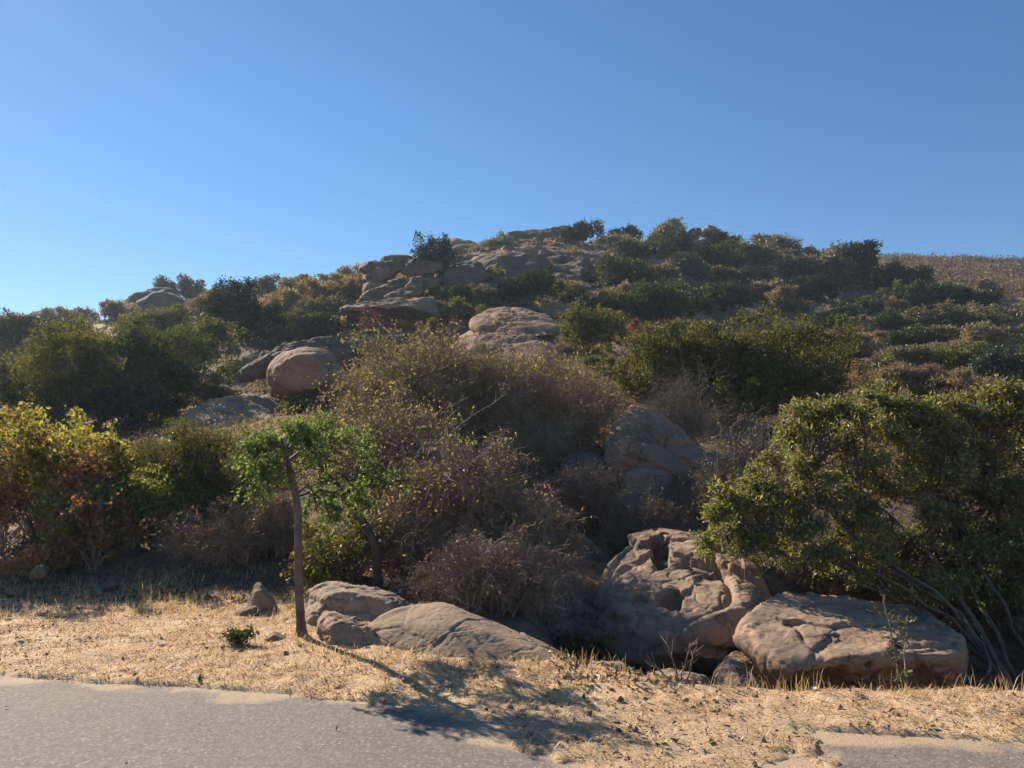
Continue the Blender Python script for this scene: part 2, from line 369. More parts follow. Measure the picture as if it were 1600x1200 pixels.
straw = mixc(nt, ramp(nt, gn(3.0, 5, .6, mpx.outputs[0]), [(.4, g(0)), (.65, g(.7))]), straw, (.68, .51, .32))
straw = mixc(nt, ramp(nt, gn(9, 6, .7), [(.55, g(0)), (.66, g(.5))]), straw, (.29, .195, .13))
straw = mixc(nt, ramp(nt, gn(45, 4, .7), [(.55, g(0)), (.7, g(.55))]), straw, (.22, .14, .09))
grit = mixc(nt, ramp(nt, gn(55, 3, .7), [(.4, g(0)), (.65, g(1))]), (.32, .225, .14), (.56, .43, .28))
grit = mixc(nt, ramp(nt, gn(7, 6, .7), [(.5, g(0)), (.7, g(.5))]), grit, (.46, .32, .18))
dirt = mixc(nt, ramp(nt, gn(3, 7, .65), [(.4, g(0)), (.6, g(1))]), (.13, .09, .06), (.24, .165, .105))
hill = mixc(nt, ramp(nt, gn(.35, 6, .6), [(.42, g(0)), (.6, g(1))]), (.23, .155, .10), (.36, .245, .155))
hill = mixc(nt, ramp(nt, gn(.16, 5, .6), [(.45, g(0)), (.6, g(.8))]), hill, (.11, .10, .05))
hill = mixc(nt, ramp(nt, gn(2.5, 5, .7), [(.5, g(0)), (.68, g(.7))]), hill, (.09, .075, .045))
c = mixc(nt, at_grit.outputs['Fac'], straw, grit)
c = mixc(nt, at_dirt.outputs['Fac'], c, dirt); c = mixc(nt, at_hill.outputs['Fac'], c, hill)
b = nd(nt, 'ShaderNodeBsdfPrincipled', Roughness=.95); b.inputs['Specular IOR Level'].default_value = .1; L(c, b.inputs['Base Color'])
b1 = nd(nt, 'ShaderNodeBump', Strength=.8, Distance=.02); L(gn(30, 6, .7), b1.inputs['Height'])
b2 = nd(nt, 'ShaderNodeBump', Strength=.7, Distance=.02); L(gn(3.0, 5, .6, mpx.outputs[0]), b2.inputs['Height']); L(b1.outputs[0], b2.inputs['Normal'])
L(b2.outputs[0], b.inputs['Normal']); L(b.outputs[0], out.inputs[0]); M['ground'] = m
ground = mb.obj('ground', M['ground'], smooth=True); tag(ground, kind='structure')
ve = np.interp(GX, VX, VY)
n6 = fbm2(GX, GY, .8, 4, 41).reshape(GX.shape)
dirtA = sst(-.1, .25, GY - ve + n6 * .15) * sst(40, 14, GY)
gritA = sst(-.75, -.1, GX + n6 * .4) * sst(2.6, 1.5, GX + n6 * .3) * sst(.55, -.1, GY - roadedge(GX) - .1 + n6 * .35)
gritA = np.maximum(gritA, sst(.05, -.35, GY - roadedge(GX) + n6 * .1)) * .8
hillA = sst(11, 20, GY)
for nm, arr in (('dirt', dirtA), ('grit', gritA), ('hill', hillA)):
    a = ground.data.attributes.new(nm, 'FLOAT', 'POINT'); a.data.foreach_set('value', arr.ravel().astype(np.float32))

# ------------------------------------------------------------------ road
m, nt, out = newmat('asphalt_worn'); L = nt.links.new
geo = nd(nt, 'ShaderNodeNewGeometry'); pos = geo.outputs['Position']
vo = nd(nt, 'ShaderNodeTexVoronoi', Scale=56.0, Randomness=1.0); L(pos, vo.inputs['Vector'])
c = ramp(nt, vo.outputs['Color'], [(0, (.105, .09, .078)), (.45, (.16, .137, .118)), (.8, (.215, .186, .16)), (.97, (.33, .285, .245))])
c = mixc(nt, ramp(nt, gn(.7, 5), [(.35, g(0)), (.65, g(.35))]), c, (.33, .285, .24))
c = mixc(nt, ramp(nt, gn(5, 6, .7), [(.52, g(0)), (.72, g(.35))]), c, (.17, .15, .135))
da = nd(nt, 'ShaderNodeAttribute', attribute_name='drift'); dm = nd(nt, 'ShaderNodeMath', operation='MULTIPLY_ADD'); L(gn(14, 6, .75), dm.inputs[0]); dm.inputs[1].default_value = 1.5; dm.inputs[2].default_value = -.95
dm2 = nd(nt, 'ShaderNodeMath', operation='ADD'); L(dm.outputs[0], dm2.inputs[0]); L(da.outputs['Fac'], dm2.inputs[1])
c = mixc(nt, ramp(nt, dm2.outputs[0], [(.1, g(0)), (.75, g(.85))]), c, (.46, .335, .21))
c = mixc(nt, ramp(nt, gn(.33, 4), [(.42, g(0)), (.5, g(.22))]), c, (.12, .105, .095))
wc = nd(nt, 'ShaderNodeTexVoronoi', Scale=.55, feature='DISTANCE_TO_EDGE'); wqq = nd(nt, 'ShaderNodeTexNoise', Scale=1.5, Detail=6.0); L(pos, wqq.inputs['Vector']); wvv = nd(nt, 'ShaderNodeVectorMath', operation='ADD'); L(wqq.outputs['Color'], wvv.inputs[0]); L(pos, wvv.inputs[1]); L(wvv.outputs[0], wc.inputs['Vector'])
c = mixc(nt, ramp(nt, wc.outputs[0], [(0, g(.4)), (.004, g(0))]), c, (.08, .07, .06))
vo2 = nd(nt, 'ShaderNodeTexVoronoi', Scale=56.0, feature='DISTANCE_TO_EDGE'); L(pos, vo2.inputs['Vector'])
c = mixc(nt, ramp(nt, vo2.outputs[0], [(0.0, g(.75)), (.1, g(0))]), c, (.09, .08, .072))
b = nd(nt, 'ShaderNodeBsdfPrincipled', Roughness=.9); b.inputs['Specular IOR Level'].default_value = .2; L(c, b.inputs['Base Color'])
b1 = nd(nt, 'ShaderNodeBump', Strength=.7, Distance=.004); L(vo2.outputs[0], b1.inputs['Height'])
b2 = nd(nt, 'ShaderNodeBump', Strength=.6, Distance=.006); L(gn(38, 4, .7), b2.inputs['Height']); L(b1.outputs[0], b2.inputs['Normal'])
L(b2.outputs[0], b.inputs['Normal']); L(b.outputs[0], out.inputs[0]); M['asphalt'] = m
rx = axis_pts(-5.2, 4.4, .04, -70, 70, 1.12); so_ = np.concatenate([np.arange(0, 2.4, .04), 2.4 + np.cumsum(.04 * 1.15 ** np.arange(1, 26))]); so_ = so_[so_ < 11.3]
RX, SS = np.meshgrid(rx, so_); RY = np.maximum(roadedge(RX) + .3 - SS, -5.5 - .001 * SS)
n1, n2 = len(rx), len(so_); RZ = fbm2(RX, RY, 1.5, 3, 77).reshape(RX.shape) * .002
ii = (np.arange(n2 - 1)[:, None] * n1 + np.arange(n1 - 1)[None, :]).ravel()
mb = MB(); mb.add(np.stack([RX, RY, RZ], -1).reshape(-1, 3), np.stack([ii, ii + n1, ii + n1 + 1, ii + 1], 1))
road = tag(mb.obj('road', M['asphalt'], smooth=True), kind='structure')
nn = fbm2(RX, RY, .5, 4, 61).reshape(RX.shape)
lo = np.interp(RY, [2.8, 3.6, 4.42, 4.95, 5.6, 6.2], [1.1, .75, .31, .02, -.48, -.6]); hi = np.interp(RY, [2.8, 3.6, 4.45, 4.8, 5.1, 6], [1.1, 1.5, 1.66, 1.84, 1.82, 1.8])
dr_ = np.maximum(sst(.3, 0, roadedge(RX) - RY + nn * .2), sst(-.5, .05, RX - lo + nn * .3) * sst(-.22, .05, hi - RX + nn * .2))
at_ = road.data.attributes.new('drift', 'FLOAT', 'POINT'); at_.data.foreach_set('value', dr_.ravel().astype(np.float32))

# ------------------------------------------------------------------ rocks
_ico = {}
def ico(n):
    if n not in _ico:
        bm = bmesh.new(); bmesh.ops.create_icosphere(bm, subdivisions=n, radius=1)
        V = np.array([v.co[:] for v in bm.verts]); F = np.array([[v.index for v in f.verts] for f in bm.faces]); bm.free()
        _ico[n] = (V, F)
    return _ico[n]
def hullplanes(P):
    bm = bmesh.new()
    for p in P: bm.verts.new(p)
    r = bmesh.ops.convex_hull(bm, input=bm.verts); bm.normal_update()
    c = P.mean(0); pl = []
    for f in bm.faces:
        n = np.array(f.normal[:]); q = np.array(f.verts[0].co[:])
        if np.dot(q - c, n) < 0: n = -n
        pl.append((*n, np.dot(q - c, n)))
    bm.free(); return c, np.array(pl)
def infl(outline, Yn, Yf, lean=0., front=.6, back=.6):
    o = np.array(outline, float); c = o.mean(0); bot, top = o[:, 1].max(), o[:, 1].min(); th = Yf - Yn
    out = []
    for q in o:
        t = (bot - q[1]) / (bot - top)
        out.append(at(q[0], q[1], (Yn + Yf) / 2 + lean * (t - .5) * th))
        qf = c + (q - c) * front; t2 = (bot - qf[1]) / (bot - top); out.append(at(qf[0], qf[1], Yn + lean * t2 * th * .6))
        qb = c + (q - c) * back; out.append(at(qb[0], qb[1], Yf + lean * (t2 - .5) * th * .3))
    return np.array(out)
def rock(name, pts, label, cat='boulder', mat='rock', p=14, sub_=6, amp=.05, strata=.0, sdir=(.12, .05, 1), sfreq=9., cav=(), seed=None, group=None, sharp=.0, fac=.028, crack=.016, chips=30, chip=(.84, .985)):
    pts = np.array(pts, float); lo, hi = pts.min(0), pts.max(0); sz = np.maximum(hi - lo, 1e-3); mid = (lo + hi) / 2
    q = (pts - mid) / (sz / 2)
    c, pl = hullplanes(q)
    D, F = ico(sub_)
    pl = pl[pl[:, 3] > 1e-4]
    if chips:
        cr = np.random.default_rng(int(abs(pts[1, 0] * 977 + pts[2, 1] * 313)) % 9973); cn = rdir(chips, cr); sup = ((q - c) @ cn.T).max(0)
        pl = np.concatenate([pl, np.concatenate([cn, (sup * (chip[0] + (chip[1] - chip[0]) * cr.random(chips)))[:, None]], 1)])
    p = p * 2.2 if p > 12 else p * 1.3
    dot = np.maximum(D @ pl[:, :3].T, 0) / pl[:, 3]
    mx = dot.max(1, keepdims=True); r = 1 / (mx[:, 0] * ((dot / mx) ** p).sum(1) ** (1 / p))
    V = (c + D * r[:, None]) * (sz / 2) + mid
    seed = seed if seed is not None else int(abs(pts[0, 0] * 131 + pts[0, 1] * 71)) % 997
    s = float(np.cbrt(np.prod(sz)))
    def normals(V):
        fn = np.cross(V[F[:, 1]] - V[F[:, 0]], V[F[:, 2]] - V[F[:, 0]]); N = np.zeros_like(V)
        for k in range(3): np.add.at(N, F[:, k], fn)
        return nrm(N)
    N = normals(V)
    n1 = fbm(V / (s * .55), 3, seed); n2 = fbm(V / (s * .16), 4, seed + 5); n2r = 1 - 2 * np.abs(fbm(V / (s * .22), 4, seed + 9))
    f1, c1 = facets(V, s * .42, seed + 60); f2, c2 = facets(V, s * .15, seed + 70); f3, c3 = facets(V, s * .06, seed + 80)
    V = V + N * (s * amp * (.7 * n1 + .15 * n2 + sharp * .6 * np.minimum(n2r, .3)))[:, None]
    V = V + N * (s * fac * (f1 + .42 * f2 + .16 * f3) - s * crack * (c1 + .3 * c2 + .08 * c3))[:, None]
    if strata:
        sd = np.array(sdir, float); sd /= np.linalg.norm(sd)
        ph = (V @ sd) * sfreq / s + fbm(V / (s * .5), 3, seed + 3) * .8
        lay = vn(np.stack([ph, np.zeros(len(ph)), np.zeros(len(ph)) + seed], 1), 3)
        V = V + N * (s * strata * np.clip(lay * 3, -1, 1) * .8)[:, None]
    if cav:
        vd = V - np.array([0, 0, CAMZ]); dy = CP * vd[:, 1] + SP * vd[:, 2]; uu = 800 + FPX * vd[:, 0] / dy; vv = 600 - FPX * (CP * vd[:, 2] - SP * vd[:, 1]) / dy
        fr = (N * nrm(vd)).sum(1) < .1; wv = .3 * fbm(V / .12, 3, 3); vn_ = nrm(vd) + np.array([0, 0, .25])
        for (px_, py_, rx_, ry_, dep) in cav:
            d = np.sqrt(((uu - px_) / rx_) ** 2 + ((vv - py_) / ry_) ** 2) * (1 + wv)
            V = V + (vn_ * .45 - N * .65) * (dep * .8 * sst(1.0, .7, d) * fr)[:, None]
    if amp and sub_ >= 6: V = V + normals(V) * (s * .0016 * fbm(V / (s * .03), 3, seed + 31))[:, None]
    o0 = np.array([mid[0], mid[1], lo[2]])
    mb = MB(); mb.add(V, F); o = mb.obj(name, M[mat], origin=o0, smooth=True)
    return tag(o, label, cat, group)

# front row by the verge
W = lambda *a: [at(*q) for q in a]
rock('boulder', W((560, 1022, 7.2), (560, 978, 7.35), (610, 950, 7.5), (655, 943, 7.5), (685, 937, 7.45), (722, 951, 7.45), (800, 984, 7.3), (850, 1002, 7.1), (905, 1038, 6.7),
     (600, 1032, 7.0), (700, 1050, 6.5), (780, 1056, 6.36), (870, 1056, 6.34), (620, 1000, 7.1), (690, 975, 6.98), (760, 985, 6.8), (620, 1000, 8.1), (720, 990, 8.1), (800, 1010, 7.8), (880, 1040, 7.2)),
     'long low tan boulder with a sunlit crest and smooth shaded front, right of the sapling', p=24, sub_=7, amp=.014, sharp=.1, fac=.008, crack=.006, chips=14, chip=(.92, .99), mat='rock_smooth')
rock('boulder', infl([(455, 985), (470, 935), (500, 912), (545, 907), (600, 918), (655, 945), (640, 1000), (560, 1005), (480, 1003)], 7.75, 9.0, .7),
     'broad cracked boulder with pale bumpy top, just behind the long low boulder by the sapling', p=16, amp=.035, strata=.02, sharp=.5, fac=.03, crack=.016, mat='rock_smooth')
rock('boulder', infl([(492, 1018), (490, 972), (508, 950), (534, 955), (556, 975), (600, 978), (622, 1005), (616, 1028), (540, 1030)], 7.05, 7.9, .4),
     'knobbly small boulder between the sapling trunk and the long low boulder', p=20, amp=.05, sharp=.5, fac=.03)
def gr_(ol, k=1.3):
    o = np.array(ol, float); c = o.mean(0); return c + (o - c) * k
rock('stone', infl(gr_([(388, 955), (398, 920), (408, 914), (420, 930), (436, 960), (420, 970), (395, 968)]), 8.6, 9.0, .3), 'upright pointed stone, tallest of the little pile left of the sapling', 'stone', 'rock_grey', sub_=5, amp=.06)
rock('stone', infl(gr_([(358, 975), (372, 955), (398, 948), (408, 958), (390, 978)]), 8.4, 8.8, .4), 'flat slanting stone leaning at the left foot of the little stone pile', 'stone', 'rock_grey', sub_=5, amp=.06)
rock('stone', infl(gr_([(363, 950), (372, 938), (384, 938), (390, 952), (378, 960)]), 9.0, 9.3, .2), 'small dark stone tucked behind the slanting flat one in the pile', 'stone', 'rock_grey', sub_=5, amp=.07)
rock('stone', infl(gr_([(402, 976), (412, 960), (424, 958), (432, 970), (420, 980)]), 8.4, 8.7, .2), 'small rounded stone at the front right of the little stone pile', 'stone', 'rock_grey', sub_=5, amp=.07)
rock('stone', infl(gr_([(412, 1014), (414, 998), (428, 989), (444, 994), (448, 1006), (432, 1018)]), 7.25, 7.6, .2), 'rounded grey stone lying alone in straw just left of the sapling trunk', 'stone', 'rock_grey', sub_=5, amp=.05)
# big boulders on the right
rock('boulder', W((928, 1000, 9.2), (934, 945, 9.6), (945, 868, 10.5), (975, 836, 10.9), (1030, 824, 11.2), (1090, 836, 10.8), (1165, 876, 9.9), (1215, 920, 9.1), (1185, 965, 8.3),
     (1110, 1010, 8.1), (1040, 1012, 8.2), (970, 1008, 8.55), (950, 1060, 8.9), (1130, 1060, 8.6), (990, 900, 12.4), (1150, 900, 12.4), (1000, 1040, 11.8), (1180, 1040, 11.8), (1040, 850, 12.6)),
     'big tan boulder pitted with dark hollows, under the bare twigs', p=30, sub_=7, amp=.012, sharp=.8, strata=.02, fac=.03, crack=.016, chips=40, sfreq=8,
     cav=((1031, 862, 17, 28, .5), (1050, 935, 21, 20, .3), (1000, 938, 15, 10, .12), (1105, 905, 22, 8, .05), (965, 970, 18, 10, .05)))
rock('boulder', W((1140, 985, 7.9), (1165, 955, 8.4), (1225, 928, 8.9), (1330, 924, 9.1), (1440, 938, 9.0), (1500, 975, 8.5), (1512, 1018, 7.8), (1235, 1040, 7.1), (1300, 1032, 7.15), (1400, 1022, 7.25), (1510, 1028, 7.35),
     (1232, 1120, 7.6), (1350, 1130, 7.75), (1500, 1110, 7.85), (1190, 1050, 7.5), (1250, 1100, 9.2), (1480, 1100, 9.2)),
     'broad flat-topped slab boulder with a dark undercut front, at the right roadside', p=50, sub_=7, amp=.008, sharp=.4, strata=.014, fac=.022, crack=.014, chips=26, chip=(.88, .99), sfreq=8,
     cav=((1290, 1085, 90, 45, .25), (1420, 1085, 70, 40, .16), (1455, 985, 22, 9, .06), (1240, 975, 14, 6, .05)))
rock('boulder', W((1108, 1062, 7.6), (1120, 1030, 7.8), (1150, 1012, 8.1), (1185, 1020, 8.1), (1225, 1085, 7.5), (1220, 1110, 7.4), (1120, 1100, 7.4), (1160, 1060, 7.35), (1180, 1100, 8.4), (1130, 1080, 8.3)),
     'wedge shaped rock with one sunlit edge, tucked under the left end of the slab boulder', p=16, amp=.06, sharp=.6)
rock('rock', infl([(985, 1075), (1010, 1052), (1060, 1046), (1110, 1062), (1130, 1085), (1060, 1095)], 6.5, 7.3, .4), 'low flat rock in the shaded dip in front of the pitted boulder', 'rock', 'rock', sub_=5, amp=.07)
rock('rock', infl([(905, 1048), (925, 1030), (970, 1032), (1010, 1058), (1000, 1078), (940, 1070)], 6.7, 7.4, .3), 'low shaded rock at the right tip of the long low boulder', 'rock', 'rock', sub_=5, amp=.07)
rock('boulder', infl([(838, 990), (850, 935), (880, 915), (925, 918), (935, 985), (900, 1015)], 9.4, 10.6, .5), 'reddish rock face half hidden by hanging twigs, left of the pitted boulder', mat='rock', amp=.06)
rock('boulder', W((934, 760, 14.2), (942, 692, 14.8), (966, 655, 15.5), (990, 631, 16.3), (1012, 635, 16.4), (1065, 672, 16.2), (1122, 718, 15.4), (1118, 755, 14.6), (985, 700, 13.9), (1060, 740, 13.9), (960, 740, 16.8), (1090, 740, 17), (1030, 690, 17), (1000, 790, 14.4), (1100, 790, 14.6)),
     'peaked brown boulder, largest rock standing above the bare twigs right of the dry thicket', p=30, sub_=7, amp=.018, sharp=.6, strata=.016, mat='rock_red', fac=.028, chips=12, chip=(.92, .99))
rock('boulder', infl([(962, 790), (972, 745), (990, 728), (1020, 724), (1050, 733), (1060, 770), (1030, 800), (980, 805)], 13.3, 14.3, .5), 'small pink domed rock just below the peaked brown boulder', mat='rock', amp=.05)
rock('boulder', infl([(860, 790), (874, 716), (902, 700), (945, 704), (960, 745), (955, 800), (900, 815)], 13.6, 14.8, .5), 'dark blocky rock behind twigs, adjoining the left foot of the peaked brown boulder', mat='rock_dark', amp=.06)  # shade behind the twigs is put into the colour by the dark stone
rock('boulder', infl([(930, 830), (945, 775), (985, 765), (1040, 790), (1060, 830), (1000, 850)], 12.9, 14.0, .5), 'orange tan rock showing through twigs above the pitted boulder', mat='rock', amp=.06)
rock('boulder', infl([(840, 800), (850, 770), (890, 760), (930, 775), (950, 810), (900, 840), (850, 830)], 12.7, 13.6, .5), 'pale rock seen through twigs, left of the orange tan rock', mat='rock', amp=.06)
# mid distance
rock('boulder', W((245, 668, 24.6), (290, 636, 26.8), (360, 620, 28.8), (420, 604, 30.5), (460, 640, 28.5), (450, 662, 26), (400, 690, 24.8), (300, 690, 24.5), (330, 660, 24.9), (420, 660, 25), (300, 690, 28), (440, 690, 29), (380, 650, 29)),
     'long pale rock slab sloping out to the left beneath the round boulder', mat='rock', p=30, amp=.02, strata=.02, sharp=.5, sfreq=6, fac=.03, crack=.01)
rock('boulder', infl([(408, 586), (415, 561), (438, 543), (475, 535), (513, 539), (537, 563), (543, 593), (526, 616), (480, 629), (437, 624), (413, 606)], 26.0, 29.2, .15, .62, .62),
     'big smooth round boulder balanced on the pale slab', mat='rock_red', p=10, amp=.03, sharp=.5, strata=.006, fac=.012, crack=.004, chips=10, chip=(.93, .99))
rock('boulder', infl([(375, 590), (395, 560), (425, 545), (440, 532), (470, 528), (520, 530), (560, 535), (575, 560), (540, 590), (400, 600)], 29.6, 31.5, .3),
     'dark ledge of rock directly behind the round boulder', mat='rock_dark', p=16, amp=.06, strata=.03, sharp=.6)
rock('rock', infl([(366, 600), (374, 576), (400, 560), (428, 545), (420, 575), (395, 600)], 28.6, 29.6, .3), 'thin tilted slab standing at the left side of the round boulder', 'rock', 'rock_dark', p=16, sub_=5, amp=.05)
rock('boulder', infl([(395, 700), (425, 678), (465, 663), (500, 672), (490, 705), (430, 720)], 16, 18.5, .6), 'pale bare rock just behind the top of the sapling crown', mat='rock', p=14, amp=.04, sharp=.5)
rock('rock', infl([(170, 745), (195, 730), (240, 722), (262, 735), (240, 755)], 15.5, 17, .5), 'small pale rock showing behind the yellow and olive shrubs at left', 'rock', 'rock', sub_=5, amp=.05)
rock('boulder', infl([(730, 505), (738, 488), (770, 477), (810, 474), (860, 488), (888, 512), (870, 530), (740, 530)], 38.5, 45, 1.1), 'upper cap of the reddish double dome rock in the middle of the slope', mat='rock_red', p=12, amp=.03, strata=.02, sharp=.5, fac=.016, crack=.006, chips=14, chip=(.92, .99))
rock('boulder', infl([(700, 545), (715, 520), (745, 508), (800, 507), (850, 513), (888, 530), (892, 555), (870, 580), (740, 580)], 34.5, 43.5, 1.1), 'lower and larger half of the reddish double dome rock in the middle of the slope', mat='rock_red', p=12, amp=.03, strata=.012, sharp=.5, fac=.016, crack=.006, chips=14, chip=(.92, .99))
rock('boulder', W((516, 482, 46), (600, 464, 48), (640, 458, 49), (692, 464, 49), (700, 500, 49), (640, 505, 49), (640, 478, 46), (560, 480, 45.8), (530, 515, 51.5), (610, 530, 52), (640, 520, 52), (540, 500, 55), (690, 500, 52)),
     'wide overhanging slab with a black shaded front below the layered outcrop', mat='rock_grey', p=18, amp=.03, strata=.02, sharp=.5)
rock('rock', infl([(530, 545), (545, 527), (600, 520), (640, 520), (650, 540), (600, 555)], 41.5, 43, .4), 'low pale ledge under the black shaded slab', 'rock', 'rock_far', sub_=5, amp=.05, strata=.03)
OUT = [([(568, 424), (575, 413), (610, 405), (640, 404), (655, 415), (620, 428), (575, 432)], 'pale flat cap block at the very top left of the layered outcrop'),
       ([(568, 440), (572, 428), (600, 420), (622, 424), (612, 438), (585, 447)], 'dark notched block right under the flat cap of the layered outcrop'),
       ([(612, 425), (630, 412), (660, 404), (690, 412), (690, 430), (640, 436)], 'broad shaded block of the layered outcrop beneath the blue-green tree'),
       ([(572, 452), (580, 440), (605, 434), (616, 446), (600, 458), (578, 462)], 'small block at the left edge of the layered outcrop, halfway down'),
       ([(600, 446), (612, 434), (650, 428), (690, 432), (690, 452), (640, 458)], 'long middle block of the layered outcrop with a stepped face'),
       ([(564, 470), (580, 455), (610, 444), (626, 448), (614, 464), (585, 475)], 'low sloping slab at the left foot of the layered outcrop'),
       ([(600, 462), (620, 452), (655, 448), (664, 456), (640, 466), (610, 468)], 'thin lens shaped slab at the front foot of the layered outcrop'),
       ([(628, 446), (640, 436), (658, 432), (664, 446), (650, 456), (632, 455)], 'stubby block low on the right of the layered outcrop')]
for i, (ol, lb) in enumerate(OUT):
    Y0 = [58, 56.5, 57.5, 55.5, 55.5, 53.5, 52.3, 54][i]
    o_ = np.array(ol, float); ol = np.array([630, 440]) + (o_.mean(0) - np.array([630, 440])) * 1.12 + (o_ - o_.mean(0)) * 1.1
    rock('boulder', infl(ol, Y0, Y0 + 5.0, .7, .8), lb, mat='rock_far', p=34, sub_=5, amp=.03, strata=.06, sharp=.4, fac=.03, sfreq=7, group='blocks of the layered outcrop', seed=40 + i)
FR = [([(668, 458), (672, 446), (690, 440), (720, 444), (724, 460), (700, 470)], 54, 3, 'rounded grey rock between the overhanging slab and the small dark bush', 'rock_far'),
      ([(690, 400), (692, 380), (715, 374), (740, 376), (748, 392), (720, 404)], 66, 4, 'reddish rock on the skyline right of the blue-green tree', 'rock_red'),
      ([(740, 428), (752, 408), (790, 398), (830, 402), (840, 422), (800, 436), (750, 436)], 66, 6, 'wide pale slab on the upper slope, nearest the blue-green tree', 'rock_far'),
      ([(780, 408), (800, 395), (850, 389), (880, 396), (900, 404), (860, 416), (800, 420)], 72, 6, 'long sunlit slab on the upper slope behind the wide pale one', 'rock_far'),
      ([(836, 432), (845, 420), (870, 410), (905, 410), (915, 425), (905, 440), (860, 443)], 63, 6, 'smooth tan sunlit rock low on the upper slope, above the dark round shrub', 'rock_far'),
      ([(690, 414), (735, 398), (800, 393), (832, 402), (800, 416), (720, 422)], 64, 5, 'flat grey ledge on the upper slope directly behind the blue-green tree', 'rock_far'),
      ([(872, 404), (925, 398), (966, 402), (950, 412), (890, 416)], 70, 4, 'low ledge trailing off right of the long sunlit slab', 'rock_far'),
      ([(752, 450), (800, 437), (846, 441), (850, 454), (790, 462)], 58, 4, 'shaded ledge under the wide pale slab, left of the dark round shrub', 'rock_far'),
      ([(700, 388), (750, 382), (820, 382), (830, 392), (760, 398)], 78, 4, 'thin pale ledge running below the skyline right of the reddish rock', 'rock_far'),
      ([(915, 404), (918, 393), (930, 391), (936, 400), (932, 408)], 73, 2.5, 'small squared block perched at the end of the long sunlit slab', 'rock_far'),
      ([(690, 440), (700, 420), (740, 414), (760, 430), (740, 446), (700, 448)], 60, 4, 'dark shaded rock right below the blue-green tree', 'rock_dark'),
      ([(800, 372), (825, 363), (860, 359), (885, 362), (890, 374), (830, 380)], 90, 6, 'thin pale ledge on the summit skyline, left of the dark dome shrub', 'rock_far'),
      ([(1028, 374), (1050, 366), (1080, 364), (1090, 372), (1060, 380)], 94, 5, 'low pale slab just under the summit skyline', 'rock_far'),
      ([(1070, 366), (1078, 358), (1092, 356), (1096, 366), (1084, 370)], 96, 3, 'small tilted block on the summit skyline, left of the reddish brown rock', 'rock_far'),
      ([(1094, 368), (1097, 358), (1106, 352), (1120, 357), (1128, 368), (1110, 374)], 96, 3, 'reddish brown rock standing at the right end of the summit skyline', 'rock_red'),
      ([(845, 488), (850, 474), (872, 469), (888, 478), (890, 492), (865, 498)], 46, 3, 'smooth grey rock at the upper right of the double dome', 'rock_grey'),
      ([(196, 482), (206, 468), (235, 457), (262, 456), (285, 470), (280, 490), (220, 492)], 76, 7, 'dark domed rock on the left skyline with a thin bush on top', 'rock_dark'),
      ([(0, 500), (10, 494), (30, 490), (48, 492), (44, 502), (20, 506)], 103, 5, 'low brown skyline rock, farthest left on the ridge', 'rock_red'),
      ([(48, 496), (52, 487), (75, 488), (85, 492), (70, 500)], 103, 4, 'second flat brown skyline rock from the left end of the ridge', 'rock_red'),
      ([(116, 545), (130, 533), (155, 524), (158, 532), (140, 548)], 58, 4, 'bare tan slab between the two dark shrubs on the left slope', 'rock_far'),
      ([(1316, 462), (1322, 456), (1340, 455), (1342, 464), (1328, 468)], 82, 2, 'small pale rock below the dark tree on the right slope', 'rock_far'),
      ([(1352, 462), (1358, 455), (1372, 456), (1380, 466), (1364, 470)], 82, 2.5, 'pale tan rock in straw left of the rounded shrub on the right slope', 'rock_far'),
      ([(1264, 518), (1272, 511), (1284, 512), (1286, 520), (1272, 524)], 57, 2, 'little pale rock in a bare patch low on the right slope', 'rock_far'),
      ([(1280, 528), (1290, 519), (1300, 520), (1302, 530), (1288, 534)], 55, 2, 'second little rock in the bare patch low on the right slope, slightly nearer', 'rock_far'),
      ([(1408, 512), (1414, 504), (1436, 505), (1440, 512), (1424, 518)], 66, 2, 'sunlit rock in a straw gap in the middle of the right slope', 'rock_far'),
      ([(1468, 527), (1474, 521), (1496, 522), (1500, 530), (1484, 534)], 60, 2, 'pale flat rock at the right of the right slope, below the grey bushes', 'rock_far'),
      ([(940, 455), (950, 448), (975, 449), (985, 456), (960, 462)], 62, 2.5, 'flat rock peeping out between shrubs under the rounded oak on the slope', 'rock_far')]
for i, (ol, Y0, th, lb, mt) in enumerate(FR):
    # slide each rock along its own sight lines until its foot is in the slope
    oc = np.array(ol, float); bx, by = oc[:, 0].mean(), oc[:, 1].max()
    ctr = oc.mean(0); oc = ctr + (oc - ctr) * (np.array([1.42, 1.38]) if np.ptp(oc[:, 0]) > 60 and 680 < ctr[0] < 960 and ctr[1] < 450 else 1.18 if np.ptp(oc[:, 0]) > 60 else 1.05); ol = oc
    Y0 = hit(bx, by - 2, 30)[1] - th * .65
    rock('rock' if oc[:, 0].ptp() < 40 else 'boulder', infl(ol, Y0, Y0 + th * 1.7, .4 if mt == 'rock_dark' else 1.15, .75) if not hasattr(np, 'nope') else None, lb, 'rock' if oc[:, 0].ptp() < 40 else 'boulder', mt, p=14, sub_=5, amp=.05, strata=.03, sharp=.6, seed=80 + i) if hasattr(np.ndarray, 'ptp') else \
    rock('rock' if np.ptp(oc[:, 0]) < 40 else 'boulder', infl(ol, Y0, Y0 + th * 1.7, .4 if mt == 'rock_dark' else 1.15, .75), lb, 'rock' if np.ptp(oc[:, 0]) < 40 else 'boulder', mt, p=14, sub_=5, amp=.05, strata=.03, sharp=.6, seed=80 + i)
